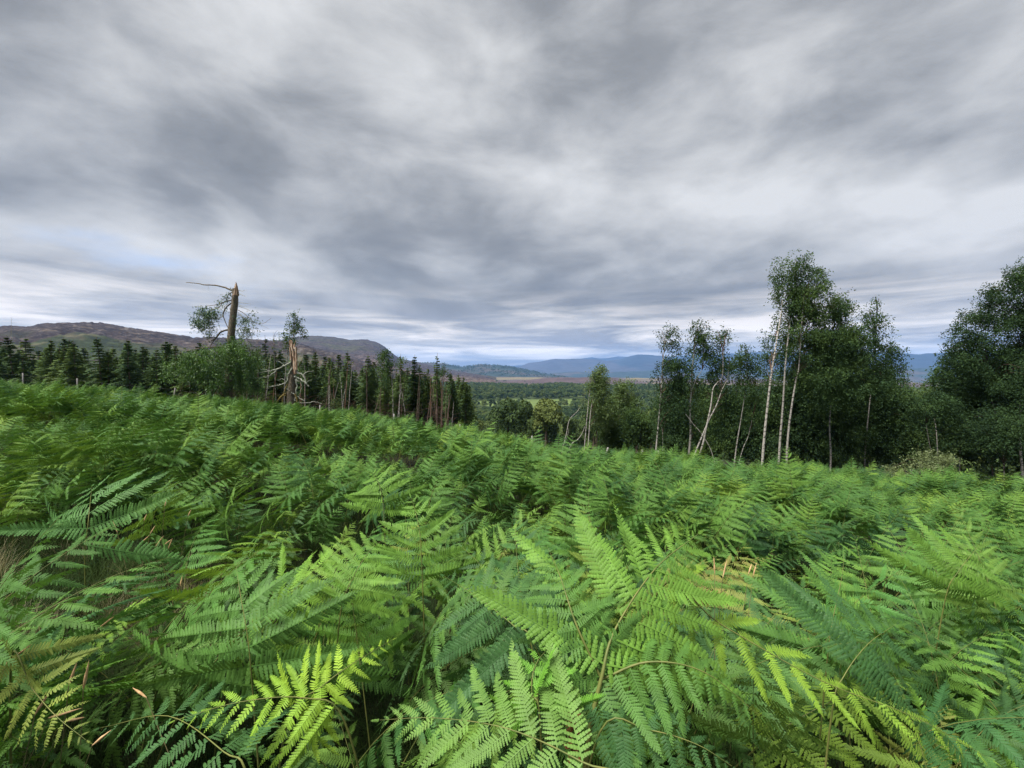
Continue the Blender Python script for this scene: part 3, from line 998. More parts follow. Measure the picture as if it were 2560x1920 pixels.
hero([(720, 1800, 1.12), (800, 1720, 1.12), (880, 1660, 1.16), (980, 1600, 1.25)], 0.16, 10, T_YEL,
     'bright lime curled young frond rising beside the dark hollow', 0.1, seed=14, hint=(-0.2, -0.7, 0.7), droop=0.2)
hero([(860, 1800, 1.1), (760, 1745, 1.08), (600, 1755, 1.04), (440, 1800, 1.0)], 0.17, 11, (0.19, 0.33, 0.03),
     'bright lime frond bending down to the lower left', 0.12, seed=15, hint=(0, -0.4, 0.9), droop=0.35, base_ang=70)
hero([(1056, 1450, 1.92), (1050, 1340, 1.95), (1040, 1285, 2.0), (1028, 1245, 2.08)], 0.34, 8, T_FRESH,
     'neat triangular frond standing upright in the middle behind the dark gap', 0.05, seed=16, hint=(0, -0.9, 0.4), droop=0.0)
hero([(1330, 1620, 1.3), (1285, 1565, 1.34), (1190, 1490, 1.45), (1110, 1440, 1.6)], 0.34, 10, T_DARK,
     'dark frond arching left just above the centre hollow', 0.1, seed=17, hint=(0, -0.7, 0.8), droop=0.2)
hero([(30, 1640, 1.12), (80, 1720, 1.08), (140, 1790, 1.02), (215, 1850, 0.98)], 0.17, 10, T_OLD,
     'yellowing frond hanging over the grass at the lower left corner', 0.0, seed=18, hint=(0.1, -0.8, 0.7), droop=0.1)
hero([(212, 1400, 2.2), (220, 1310, 2.2), (226, 1250, 2.3), (230, 1215, 2.45)], 0.55, 7, (0.065, 0.155, 0.042),
     'blue green frond with wide level leaflets beside the dry grass patch', 0.15, seed=19, hint=(0, -0.75, 0.65), droop=0.0, base_ang=85)
hero([(1650, 1470, 1.28), (1800, 1560, 1.22), (2050, 1700, 1.12), (2280, 1790, 1.05), (2480, 1900, 1.0)], 0.19, 13, (0.18, 0.30, 0.032),
     'long lime edged frond sweeping down to the lower right corner', 0.05, seed=20, hint=(0.1, -0.6, 0.8), droop=0.35, base_ang=62, taper=0.6)
hero([(2065, 1680, 1.5), (2080, 1560, 1.52), (2105, 1440, 1.6), (2110, 1375, 1.7)], 0.33, 9, T_MID,
     'upright frond at right pointing its tip to the sky behind the sweeping one', 0.15, seed=21, hint=(0.1, -0.85, 0.5), droop=0.05)
hero([(2365, 1490, 2.2), (2395, 1430, 2.2), (2430, 1385, 2.25), (2450, 1362, 2.3)], 0.42, 7, T_FRESH,
     'pale frond with a fan of leaflets near the right edge', 0.1, seed=22, hint=(0.2, -0.8, 0.6), droop=0.05, base_ang=82)
hero([(2080, 1780, 1.15), (2110, 1690, 1.18), (2170, 1610, 1.22), (2240, 1560, 1.3)], 0.32, 8, T_DARK,
     'dark frond with a bare pale stalk at the lower right', 0.4, seed=23, hint=(0.1, -0.8, 0.6), droop=0.3)
hero([(1500, 1830, 0.98), (1620, 1825, 0.96), (1740, 1860, 0.93), (1830, 1915, 0.9)], 0.2, 11, T_DARK,
     'dark frond drooping below the tall one at the bottom', 0.0, seed=24, hint=(0, -0.5, 0.9), droop=0.4)
hero([(1500, 1700, 1.06), (1620, 1655, 1.05), (1760, 1680, 1.02), (1900, 1790, 0.98)], 0.22, 12, T_MID,
     'side frond arching right from the tall forked stalk', 0.0, seed=25, hint=(0, -0.4, 0.95), droop=0.45, ground=False)
hero([(1500, 1690, 1.06), (1440, 1560, 1.1), (1400, 1440, 1.2), (1370, 1370, 1.32)], 0.24, 12, T_MID,
     'side frond leaning left from the tall forked stalk', 0.0, seed=26, hint=(0, -0.85, 0.6), droop=0.2, ground=False)
hero([(850, 1540, 1.7), (880, 1450, 1.75), (930, 1370, 1.85), (975, 1345, 1.95)], 0.30, 9, T_FRESH,
     'fresh frond leaning right in front of the neat triangular one', 0.15, seed=27, hint=(-0.1, -0.8, 0.6), droop=0.1)
hero([(1350, 1800, 0.98), (1330, 1740, 1.0), (1340, 1660, 1.05), (1400, 1590, 1.12)], 0.15, 8, (0.12, 0.29, 0.03),
     'small vivid green frond between the flat one and the forked stalk', 0.1, seed=28, hint=(-0.3, -0.8, 0.5), droop=0.2)
hero([(620, 1950, 0.92), (560, 1880, 0.95), (420, 1790, 1.05), (250, 1820, 1.08)], 0.24, 11, T_DARK,
     'dark teal frond drooping left over the grass at the bottom', 0.1, seed=29, hint=(0.1, -0.4, 0.9), droop=0.3)
hero([(960, 1290, 2.6), (955, 1240, 2.6), (945, 1205, 2.65), (930, 1180, 2.75)], 0.34, 8, T_FRESH,
     'light frond tip rising above the slope left of the centre', 0.1, seed=30, hint=(-0.1, -0.85, 0.5), droop=0.1)

# a dead brown frond hanging on the stalk
G = Geo()
dp = smooth_path([P(1425, 1775, 0.99), P(1432, 1810, 0.99), P(1425, 1850, 0.99), P(1440, 1880, 0.99)], 5)
base = dp[-1].copy()
tube(G, dp - base, 0.003, 4)
for i in range(90):
    q = dp[R.integers(0, len(dp))] - base + R.normal(0, 0.006, 3)
    d_ = R.normal(0, 1, 3); d_[2] -= 1.2; d_ /= np.linalg.norm(d_); e_ = np.cross(d_, R.normal(0, 1, 3)); e_ /= np.linalg.norm(e_)
    L_ = R.uniform(0.008, 0.02)
    G.add([q, q + d_ * L_ * 0.5 + e_ * L_ * 0.25, q + d_ * L_, q + d_ * L_ * 0.5 - e_ * L_ * 0.25], [(0, 1, 2, 3)])
o = link('dead_frond', G.mesh('dead_frond', M_deadfern), None, base)
tag(o, 'small shrivelled rust brown frond hanging beside the tall ochre stalk', 'fern')


# ------------------------------------------------------------------ grass
def tuft(seed, nb, h0, h1, lean, wd, matl):
    rng = np.random.default_rng(seed)
    G = Geo()
    for i in range(nb):
        a = rng.uniform(0, 2 * PI); h = rng.uniform(h0, h1); ln = rng.uniform(0.3, 1) * lean * h
        p0 = np.array((rng.normal(0, 0.035), rng.normal(0, 0.035), 0))
        d = np.array((math.cos(a), math.sin(a), 0)); sd = np.array((-d[1], d[0], 0)) * wd
        s = np.linspace(0, 1, 5)
        c = p0 + d * (ln * s ** 2)[:, None] + np.array((0, 0, 1)) * (h * (s - 0.35 * s ** 3))[:, None]
        ww = (1 - s * 0.9)[:, None]
        i4 = np.arange(4)
        G.add(np.concatenate([c - sd * ww, c + sd * ww]), np.stack([i4, i4 + 5, i4 + 6, i4 + 1], -1))
    return G.mesh('grass_tuft', matl)


tufts = [tuft(300 + k, 46, 0.22, 0.5, 0.8, 0.0016, M_grass) for k in range(4)]
N = 3600
gr_ = 0.5 + 7.5 * R.random(N) ** 0.7; ga = R.uniform(-0.98, 0.98, N)
gx, gy = gr_ * np.sin(ga), gr_ * np.cos(ga)
scatter('grass', np.stack([gx, gy, ground_z(gx, gy)], -1), np.stack([0 * gx, 0 * gx, R.uniform(0, 6.28, N)], -1), R.uniform(0.6, 1.25, N), R.integers(0, 4, N), tufts,
        'dark rough grass growing under and between the fronds')
dtufts = [tuft(320 + k, 60, 0.35, 0.75, 0.55, 0.0014, M_dry) for k in range(3)]
dx, dy = [], []
for gx_, gy_, gr2, cnt in ((-2.55, 3.2, 0.6, 30), (-3.0, 2.6, 0.4, 12), (-1.9, 2.6, 0.5, 12), (3.2, 5.4, 0.4, 24), (-4.0, 3.1, 0.4, 40)):
    dx += list(R.normal(gx_, gr2 * 0.55, cnt)); dy += list(R.normal(gy_, gr2 * 0.55, cnt))
dx = np.array(dx); dy = np.array(dy); okd = np.hypot(dx, dy) > 0.8; dx, dy = dx[okd], dy[okd]
scatter('dry_grass', np.stack([dx, dy, ground_z(dx, dy)], -1), np.stack([0 * dx, 0 * dx, R.uniform(0, 6.28, len(dx))], -1), R.uniform(0.5, 0.85, len(dx)), R.integers(0, 3, len(dx)), dtufts,
        'straw coloured dry grass showing in the gap on the left')

SEEDS = [(231, 1863, 1.0, 0.9), (87, 1788, 1.1, 0.5), (121, 1795, 1.1, 1.35), (160, 1804, 1.12, 1.45), (172, 1714, 1.2, 0.25), (208, 1723, 1.2, 0.1), (366, 1744, 1.15, -1.1), (245, 1572, 1.5, 0.9),
         (14, 1660, 1.15, 0.9), (360, 1302, 2.9, 0.3), (353, 1357, 2.6, 0.8), (389, 1366, 2.6, 0.6), (412, 1361, 2.65, 0.9), (421, 1371, 2.6, 0.3), (293, 1330, 2.8, -0.5), (451, 1465, 2.1, 0.1),
         (412, 1265, 3.1, 0.2), (1807, 1444, 1.9, 0.3), (1871, 1435, 2.0, 0.4), (1883, 1439, 2.0, 0.35), (1787, 1435, 1.95, 0.0), (470, 1290, 3.0, 0.4), (375, 1335, 2.75, 0.5)]
ORD = ['leftmost', 'second from left', 'third from left', 'fourth from left', 'fifth from left', 'fifth from right', 'fourth from right', 'third from right', 'second from right', 'rightmost']


def seed_group(q):
    return 0 if q[1] > 1550 else 1 if q[0] < 600 else 2


for i, (sx_, sy_, sd_, ln_) in enumerate(SEEDS):
    same_ = sorted([q for q in SEEDS if seed_group(q) == seed_group(SEEDS[i])]); no_ = same_.index(SEEDS[i]); n_s = len(same_)
    ord_ = ORD[no_] if no_ < (n_s + 1) // 2 else ORD[10 - n_s + no_] if n_s <= 10 else ('centre' if no_ == 5 else ORD[no_ - 1])
    p = P(sx_, sy_, sd_)
    gz = float(ground_z(p[0], p[1]))
    d = np.array((math.sin(ln_), 0.15, math.cos(ln_))); d /= np.linalg.norm(d)
    L_ = 0.05 + 0.014 * (i % 3)
    foot = np.array((p[0] - 0.25 * math.sin(ln_), p[1] - 0.02, gz))
    near_side = sx_ < 600
    lb = ('%s straw coloured seed head stalk over the lower left grass' if sy_ > 1550 else '%s straw coloured seed head stalk in the dry grass gap' if near_side else '%s rusty seed head poking through the fronds at right') % ord_
    t = thing('grass_stalk', foot, lb, 'grass stalk', 'grass stalks with seed heads at the lower left' if sy_ > 1550 else 'grass seed heads in the dry gap' if near_side else 'seed heads among the right hand fronds')
    G = Geo(); tube(G, smooth_path([np.zeros(3), (p - foot) * 0.55 + np.array((-0.03 * math.sin(ln_), 0, 0.04)), p - foot], 5), 0.0012, 4)
    link('stem', G.mesh('stem', M_dry), t)
    G = Geo(); q = p - foot
    s = np.linspace(0, 1, 7)
    tube(G, q + d * (s * L_)[:, None], 0.0034 * np.array([0.3, .8, 1, .95, .8, .5, .12]), 6, jag=0.5)
    link('seed_head', G.mesh('seed_head', M_seed), t)


# ------------------------------------------------------------------ leaves on blobs
def foliage(blobs, leaf, n_per_m2, droop=0.6, seed=0, strand=0.5, per=11, wid=0.55, rag=0.5):
    """blobs: (centre xyz, rx, ry, rz, density). Leaf sized faces strung along drooping twigs inside them."""
    rng = np.random.default_rng(seed)
    G = Geo()
    for (c, rx, ry, rz, dn) in blobs:
        nl = int(n_per_m2 * PI * rx * rz * dn)
        nc = max(3, nl // per)
        d = rng.normal(0, 1, (nc, 3)); d /= np.linalg.norm(d, axis=1)[:, None]
        rad = rng.random(nc) ** (1 / 2.3)
        ks = max(3, int(4 + 3.5 * rx * rz))
        sd_ = rng.normal(0, 1, (ks, 3)); sd_ /= np.linalg.norm(sd_, axis=1)[:, None]
        sc_c = sd_ * (rng.random(ks) ** 0.5)[:, None] * 0.92
        pick = rng.integers(0, ks, nc)
        srad = rng.uniform(0.22, 0.42, ks)[pick]
        lo_ = rng.random(nc) < 0.78
        # ragged outline
        rad *= 1 + rag * (fbm(d[:, 0] * 3 + 10, d[:, 2] * 3 + d[:, 1], 0.8, 2, seed) - 0.5)
        uu = np.where(lo_[:, None], sc_c[pick] + d * (rad * srad)[:, None] * np.array((1.15, 1.15, 0.85)), d * rad[:, None])
        cc = np.array(c) + uu * np.array((rx, ry, rz))
        tw = d * 0.6 + rng.normal(0, 0.5, (nc, 3)); tw[:, 2] -= droop
        tw /= np.linalg.norm(tw, axis=1)[:, None]
        L = strand * rng.uniform(0.5, 1.3, nc)
        s = np.linspace(0.1, 1, per)
        pos = cc[:, None, :] + tw[:, None, :] * (L[:, None] * s)[:, :, None] + np.array((0, 0, -1.0)) * (droop * 0.35 * (L[:, None] * s ** 2))[:, :, None]
        pos = pos + rng.normal(0, leaf * 0.7, pos.shape)
        pos = pos.reshape(-1, 3); k = len(pos)
        a = rng.normal(0, 1, (k, 3)) + np.repeat(tw, per, 0) * 0.8; a[:, 2] -= 0.4; a /= np.linalg.norm(a, axis=1)[:, None]
        b = np.cross(a, rng.normal(0, 1, (k, 3))); b /= np.linalg.norm(b, axis=1)[:, None] + 1e-9
        l = leaf * rng.uniform(0.6, 1.4, k)[:, None]
        v = np.stack([pos, pos + a * l * 0.5 + b * l * wid * 0.5, pos + a * l, pos + a * l * 0.5 - b * l * wid * 0.5], 1).reshape(-1, 3)
        f = np.arange(k)[:, None] * 4 + np.arange(4)
        G.add(v, f)
    return G


def pblob(px, py, rx, ry, d, dn=1.0, depth=None):
    c = P(px, py, d)
    m = d / F
    return (c, rx * m, (depth if depth else min(rx, ry) * m * 1.0), ry * m, dn)


def shift(blobs, base):
    return [(np.array(c) - base, a, b, e, dn) for c, a, b, e, dn in blobs]


def px_tree(name, label, d, trunks, blobs, group=None, cat='birch tree', leafmat=None, bark=None, leaf=0.105, dens=760, droop=0.7, seed=0, branches=True, strand=0.5, wob=0.0):
    """a tree given by trunk lines and foliage masses in photo pixels at forward distance d.
    trunks: list of (points px, base radius m, top radius m)"""
    p0 = trunks[0][0][0]
    b0 = P(p0[0], p0[1], d)
    gz = float(ground_z(b0[0], b0[1]))
    base = np.array((b0[0], b0[1], gz))
    t = thing(name, base, label, cat, group)
    paths = []
    for (pts, r0, r1) in trunks:
        r0 *= 0.55; r1 *= 0.6
        w = [P(q[0], q[1], d + (q[2] if len(q) > 2 else 0)) for q in pts]
        if (pts[0][1] > 1000 or pts is trunks[0][0]) and w[0][2] > gz + 0.05:
            dirn = w[0] - w[1]; dirn = dirn / max(abs(dirn[2]), 1e-3)
            w = [w[0] + np.array((np.clip(dirn[0], -.4, .4), 0, -1)) * (w[0][2] - gz + 0.1)] + w
        path = smooth_path(w, 6, wob) - base
        G = Geo(); tube(G, path, np.linspace(r0, r1, len(path)), 8, jag=0.12)
        link('trunk', G.mesh('trunk', bark or M_birch), t)
        paths.append(path)
    bl = shift(blobs, base)
    if bl:
        G = foliage(bl, leaf, dens, droop, seed, strand)
        link('crown', G.mesh('crown', leafmat or M_birchleaf, smooth=False), t)
    if branches and bl:
        rng = np.random.default_rng(seed + 5)
        G = Geo()
        allp = np.concatenate(paths)
        for (c, rx, ry, rz, dn) in bl:
            for i in range(max(3, int(5 * rx * rz))):
                q = np.array(c) + rng.uniform(-0.75, 0.75, 3) * np.array((rx, ry, rz))
                dd = np.linalg.norm(allp - (q - np.array((0, 0, 0.8))), axis=1)
                s0 = allp[np.argmin(dd)]
                mid = (s0 + q) / 2 + np.array((0, 0, 0.18 * np.linalg.norm(q - s0)))
                ps = smooth_path([s0, mid, q], 3)
                tube(G, ps, np.linspace(0.022, 0.005, len(ps)), 4)
        link('branches', G.mesh('branches', M_deadtwig), t)
    return t


D = 27.0
px_tree('birch_tree', 'slim double stemmed birch standing alone at the right end of the valley view', 40,
        [([(1461, 1121), (1468, 1040), (1476, 965), (1484, 935)], 0.11, 0.03), ([(1471, 1107), (1478, 1020), (1494, 954), (1502, 925)], 0.10, 0.03)],
        [pblob(1497, 925, 17, 20, 40, 1.2), pblob(1508, 955, 22, 28, 40, 1.3), pblob(1506, 1000, 28, 34, 40, 1.2), pblob(1488, 965, 18, 34, 40, .9), pblob(1508, 1050, 28, 36, 41, .9), pblob(1484, 1010, 16, 30, 41, .5)], seed=1, leaf=0.13, leafmat=M_birchleaf_light)
px_tree('birch_tree', 'small dead leafless birch stem leaning right beside the lone slim birch', 38,
        [([(1405, 1127), (1416, 1085), (1424, 1049), (1442, 1030), (1452, 1015)], 0.09, 0.02), ([(1410, 1112), (1420, 1085), (1422, 1070)], 0.04, 0.015)], [], seed=2)
px_tree('birch_tree', 'dead curved birch limb arching into the foot of the lone slim birch', 39,
        [([(1428, 1112), (1445, 1098), (1456, 1082), (1462, 1066)], 0.08, 0.03)], [], seed=3)
px_tree('birch_tree', 'thin trunked birch with wispy grey crown, leftmost of the right hand birch row', D,
        [([(1638, 1146), (1646, 1060), (1652, 985), (1657, 907), (1662, 860), (1666, 822)], 0.10, 0.02), ([(1657, 1130), (1656, 1080), (1650, 1060)], 0.03, 0.015)],
        [pblob(1672, 835, 20, 26, D, .7), pblob(1690, 860, 16, 28, D, .8), pblob(1652, 850, 8, 34, D, .35), pblob(1672, 920, 32, 50, D, .9), pblob(1702, 925, 24, 60, D, 1.2),
         pblob(1690, 1000, 30, 50, D, 1.1), pblob(1640, 940, 12, 36, D, .4), pblob(1665, 1060, 30, 44, D, .5), pblob(1650, 1000, 16, 30, D, .5)], seed=4)
px_tree('birch_tree', 'tall white stemmed birch with airy crown, second of the right hand row', D,
        [([(1720, 1156), (1726, 1090), (1725, 1026), (1729, 960), (1733, 896), (1738, 850), (1745, 805)], 0.14, 0.025),
         ([(1727, 978), (1740, 950), (1755, 925)], 0.06, 0.02)],
        [pblob(1744, 820, 20, 24, D, .9), pblob(1738, 850, 26, 24, D, .9), pblob(1766, 830, 16, 22, D, .8), pblob(1750, 870, 32, 20, D, .8), pblob(1735, 900, 26, 26, D, .35), pblob(1770, 880, 18, 30, D, .6),
         pblob(1705, 950, 22, 40, D, .5), pblob(1738, 960, 24, 40, D + .5, .7), pblob(1745, 1050, 26, 50, D + .5, .6)], seed=5)
px_tree('birch_tree', 'forked birch whose two pale arms open in a V, third of the right hand row', D - 0.5,
        [([(1743, 1156), (1757, 1110), (1763, 1081), (1775, 1026), (1779, 1000), (1783, 971), (1794, 955), (1806, 940), (1808, 880)], 0.13, 0.02),
         ([(1768, 1060), (1780, 1035), (1792, 1011), (1805, 975), (1818, 948), (1822, 920)], 0.09, 0.02)],
        [pblob(1800, 840, 20, 22, D, .9), pblob(1795, 875, 30, 26, D, 1), pblob(1812, 910, 30, 26, D, 1), pblob(1785, 925, 26, 36, D, .8), pblob(1818, 830, 8, 16, D, .6), pblob(1800, 960, 34, 30, D, .8), pblob(1815, 1010, 30, 36, D + .5, .9), pblob(1795, 1070, 30, 40, D + .5, .7)], seed=6)
px_tree('fallen_pole', 'thin bare pale birch pole leaning left across the forked birch', D - 1.2,
        [([(1789, 1165), (1775, 1120), (1751, 1081), (1733, 1060), (1714, 1035)], 0.05, 0.02)], [], cat='dead birch', seed=7)
px_tree('birch_tree', 'slender brown stemmed birch with a rounded crown, fourth of the right hand row', D,
        [([(1835, 1166), (1842, 1110), (1852, 1050), (1860, 1000), (1866, 950), (1864, 890)], 0.09, 0.02), ([(1844, 1168), (1858, 1120), (1870, 1092), (1880, 1050)], 0.05, 0.02)],
        [pblob(1860, 880, 24, 24, D, 1), pblob(1850, 905, 28, 24, D, 1), pblob(1875, 915, 22, 30, D, 1), pblob(1868, 955, 34, 30, D, 1), pblob(1890, 970, 22, 34, D, .8), pblob(1880, 1030, 34, 40, D + .5, .9)], seed=8)
px_tree('birch_tree', 'boldest white trunked birch leaning right in front of the great dark birch', D - 2,
        [([(1904, 1178), (1912, 1080), (1923, 978), (1930, 925), (1937, 882), (1945, 830, .3), (1952, 787, .6), (1956, 750, .8)], 0.155, 0.018)],
        [pblob(1925, 850, 22, 24, D, .7), pblob(1918, 890, 26, 26, D, .7), pblob(1945, 800, 12, 34, D, .4), pblob(1910, 925, 22, 26, D, .5), pblob(1948, 900, 18, 40, D, .6)], seed=9)
px_tree('birch_tree', 'great dark birch with the highest hanging crown on the right', D - 0.5,
        [([(1945, 1184), (1951, 1090), (1957, 1017), (1963, 918), (1972, 830, 0.4), (1985, 730, 0.9), (1990, 650, 1.0)], 0.15, 0.03),
         ([(1965, 1180), (1970, 1090), (1979, 1017), (1990, 950), (1997, 918), (2003, 827), (2010, 740)], 0.14, 0.03)],
        [pblob(1988, 650, 40, 26, D, .75), pblob(2000, 680, 48, 26, D, .9), pblob(1962, 690, 28, 30, D, .7), pblob(1948, 730, 12, 56, D, .8), pblob(2020, 720, 46, 46, D, 1.5), pblob(1985, 760, 34, 44, D, 1.3),
         pblob(2040, 770, 44, 46, D, 1.6), pblob(2000, 830, 50, 50, D, 1.4), pblob(2055, 850, 52, 52, D, 1.7), pblob(1972, 880, 30, 50, D, .7), pblob(2025, 920, 54, 52, D, 1.6)], seed=10, dens=860)
px_tree('birch_tree', 'side birch with a crown bulging right below the highest one', D + 1,
        [([(2075, 1190), (2077, 1137), (2074, 1060), (2082, 960), (2090, 860), (2095, 780)], 0.12, 0.03)],
        [pblob(2098, 752, 34, 22, D, .8), pblob(2120, 755, 18, 14, D, .6), pblob(2088, 785, 36, 34, D, 1.4), pblob(2115, 835, 48, 46, D, 1.7), pblob(2090, 880, 60, 50, D, 1.8), pblob(2135, 890, 44, 50, D, 1.6),
         pblob(2080, 960, 80, 56, D, 1.7)], seed=11, dens=860)
px_tree('birch_tree', 'pale see through birch with a pointed top behind the great dark birch', D + 3,
        [([(2160, 1190), (2165, 1100), (2175, 1000), (2185, 900), (2192, 800), (2190, 735)], 0.11, 0.015)],
        [pblob(2190, 755, 9, 20, D, .5), pblob(2185, 790, 30, 24, D, .6), pblob(2168, 800, 26, 30, D, .6), pblob(2205, 820, 28, 26, D, .6), pblob(2190, 860, 44, 34, D, .8), pblob(2225, 870, 34, 30, D, .8),
         pblob(2215, 905, 52, 30, D, 1.0), pblob(2190, 940, 60, 40, D, 1.5)], seed=12, dens=700)
px_tree('birch_tree', 'large ragged dark birch at the far right edge reaching out over the gap', D - 1,
        [([(2556, 1200), (2550, 1100, .6), (2552, 950, 1.2), (2556, 800, 1.4), (2562, 720, 1.4)], 0.15, 0.02), ([(2510, 1195), (2500, 1080, 1), (2480, 1000, 1.5), (2470, 930, 1.5)], 0.07, 0.02)],
        [pblob(2540, 690, 26, 24, D, .9), pblob(2572, 680, 40, 40, D, 1), pblob(2520, 735, 34, 32, D, 1.1), pblob(2460, 722, 20, 16, D, .7), pblob(2482, 755, 36, 24, D, 1.1), pblob(2440, 790, 30, 26, D, .9),
         pblob(2500, 800, 50, 36, D, 1.2), pblob(2560, 780, 50, 60, D, 1.2), pblob(2410, 830, 36, 24, D, .9), pblob(2470, 850, 50, 34, D, 1.2), pblob(2375, 862, 18, 12, D, .6), pblob(2400, 885, 34, 26, D, 1.1),
         pblob(2540, 880, 60, 40, D, 1.0), pblob(2430, 925, 46, 26, D, 1.2), pblob(2500, 960, 80, 40, D, 1.4), pblob(2620, 850, 70, 120, D, 1.2), pblob(2500, 1070, 80, 70, D - 1.5, 1.3), pblob(2570, 960, 60, 70, D - 1.5, 1.2)], seed=13, dens=900)
px_tree('birch_tree', 'small birch with two pale trunks low among the dark thicket at right', D + 2,
        [([(2345, 1150), (2341, 1081), (2335, 1040)], 0.07, 0.03), ([(2330, 1140), (2322, 1100), (2315, 1060)], 0.05, 0.02)],
        [pblob(2340, 1020, 60, 40, D, 1.6)], seed=14, dens=860)
# the dark thicket of lower trees behind the birch row
THICK = [(1560, 1010, 34, 60, 44, 'medium green birch crown tapering to a soft point between the lone birch and the row'), (1600, 1060, 40, 50, 40, 'low dark bush just left of the thin trunked birch'),
         (1540, 1080, 40, 50, 42, 'low spreading sallow at the foot of the lone slim birch'),
         (1690, 1085, 48, 70, 33, 'dark thicket tree behind the thin trunked birch'), (1770, 1090, 50, 70, 34, 'dark thicket tree behind the forked birch'), (1845, 1085, 50, 80, 34, 'dark thicket tree behind the brown stemmed birch'),
         (1930, 1090, 54, 90, 33, 'dark thicket tree behind the boldest white trunk'), (2010, 1075, 56, 100, 32, 'dark thicket tree under the great dark birch'),
         (2090, 1070, 58, 110, 31, 'dark thicket tree under the bulging side birch'), (2170, 1060, 60, 110, 32, 'dark thicket tree under the see through birch'),
         (2240, 1050, 56, 95, 33, 'thicket tree with its top beside the mountain gap'), (2310, 1040, 50, 90, 36, 'brighter green rounded tree in the mountain gap'),
         (2400, 1050, 60, 100, 30, 'dark thicket tree left of the right edge birch'), (2480, 1070, 64, 110, 29, 'dark thicket tree under the right edge birch'), (2570, 1070, 70, 110, 28, 'dark thicket tree cut by the right edge'),
         (2680, 1050, 80, 130, 29, 'dark thicket tree just outside the right edge')]
for i, (px_, py_, rx_, ry_, d_, lb) in enumerate(THICK):
    up_ = 0 if (px_ < 1650 or 2200 < px_ < 2350) else (44 if px_ < 1960 else 56)
    py_ -= up_; ry_ += up_ * 0.6
    rr_ = np.random.default_rng(400 + i)
    bl = [pblob(px_, py_ - ry_ * 0.45, rx_ * 0.8, ry_ * 0.6, d_, 1.5), pblob(px_ - rx_ * 0.35, py_, rx_ * 0.85, ry_ * 0.6, d_, 1.6), pblob(px_ + rx_ * 0.35, py_ + 6, rx_ * 0.85, ry_ * 0.6, d_, 1.6),
          pblob(px_, py_ + ry_ * 0.55, rx_ * 1.1, ry_ * 0.55, d_, 1.6)]
    px_tree('thicket_tree', lb, d_, [([(px_, py_ + ry_), (px_ + rr_.uniform(-8, 8), py_), (px_ + rr_.uniform(-10, 10), py_ - ry_ * 0.6)], 0.08, 0.02)], bl, cat='tree', seed=60 + i, leaf=0.15, dens=460,
            leafmat=M_birchleaf if i not in (0, 11) else M_birchleaf_light, bark=M_bark if i % 3 else M_birch)
px_tree('grey_willow', 'low grey green willow bush rising from the bracken before the dark thicket', 24.5,
        [([(2300, 1200), (2302, 1165), (2305, 1150)], 0.04, 0.02)],
        [pblob(2300, 1164, 62, 24, 23.5, 1.2), pblob(2345, 1160, 50, 22, 23.5, 1.2), pblob(2250, 1176, 40, 16, 23.5, 1), pblob(2320, 1145, 34, 16, 23.5, .8)], cat='bush', seed=90, leaf=0.08, dens=800, droop=-0.5, strand=0.3,
        leafmat=leaf_mat('willow_leaf', [(0.10, 0.135, 0.055), (0.16, 0.20, 0.08)], transl=0.2, hue_noise=0.8))

# ------------------------------------------------------------------ spruces
def spruce_parts(seed, H=10.0, Rm=1.7, live=0.4, sparse=1.0, dead=70):
    rng = np.random.default_rng(seed)
    Gt, Gc, Gd = Geo(), Geo(), Geo()
    tube(Gt, np.stack([rng.normal(0, 0.03, 9) * np.linspace(0, 1, 9), rng.normal(0, 0.03, 9), np.linspace(-0.3, H, 9)], -1), np.linspace(0.13, 0.012, 9), 7)
    z = H * live
    while z < H * 0.985:
        t = (z - H * live) / (H * (1 - live))
        Lr = Rm * (1 - t) ** 0.85 * (0.75 + 0.25 * min(1, t * 6)) + 0.04
        for k in range(int(rng.integers(5, 8))):
            if rng.random() > sparse: continue
            a = rng.uniform(0, 2 * PI); L = Lr * rng.uniform(0.65, 1.15)
            d = np.array((math.cos(a), math.sin(a), 0)); up0 = rng.uniform(0.1, 0.35) * (0.4 + t)
            n = max(4, int(L / 0.13))
            s = (np.arange(n) + 0.6) / n
            c = np.array((0, 0, z)) + d * (L * s)[:, None] + np.array((0, 0, 1)) * (L * (up0 * s - 0.42 * s ** 2))[:, None]
            sd = np.array((-d[1], d[0], 0))
            for sg in (1, -1):
                ln = (0.46 * (1 - s * 0.6) * min(1, L / 1.0) + 0.03) * rng.uniform(0.7, 1.2, n)
                dr = sd * sg * 0.75 + d * 0.6 + rng.normal(0, 0.18, (n, 3)); dr[:, 2] -= 0.25
                tip = c + dr * ln[:, None]
                mid = c + dr * (ln * 0.45)[:, None]
                w_ = (d * 0.085 + np.array((0, 0, 0.03)))
                v = np.stack([c, mid + w_, tip, mid - w_ + np.array((0, 0, -0.05))], 1).reshape(-1, 3)
                Gc.add(v, np.arange(n)[:, None] * 4 + np.arange(4))
            # curtain of hanging needles below the bough
            v = np.stack([c + d * 0.07, c - d * 0.07 + np.array((0, 0, -0.02)), c + rng.normal(0, 0.04, (n, 3)) + np.array((0, 0, -0.22)) * (1 - s * 0.5)[:, None]], 1).reshape(-1, 3)
            Gc.add(v, np.arange(n)[:, None] * 3 + np.arange(3))
        z += rng.uniform(0.16, 0.30)
    for k in range(dead):
        zz = rng.uniform(0.05, live + 0.05) * H; a = rng.uniform(0, 2 * PI); L = rng.uniform(0.5, 1.5)
        d = np.array((math.cos(a), math.sin(a), 0))
        s = np.array((0, .5, 1.0))
        tube(Gd, np.array((0, 0, zz)) + d * (L * s)[:, None] + np.array((0, 0, 1)) * (L * (-0.1 * s - 0.15 * s * s))[:, None], np.array((0.018, 0.012, 0.004)), 3)
    return Gt, Gc, Gd


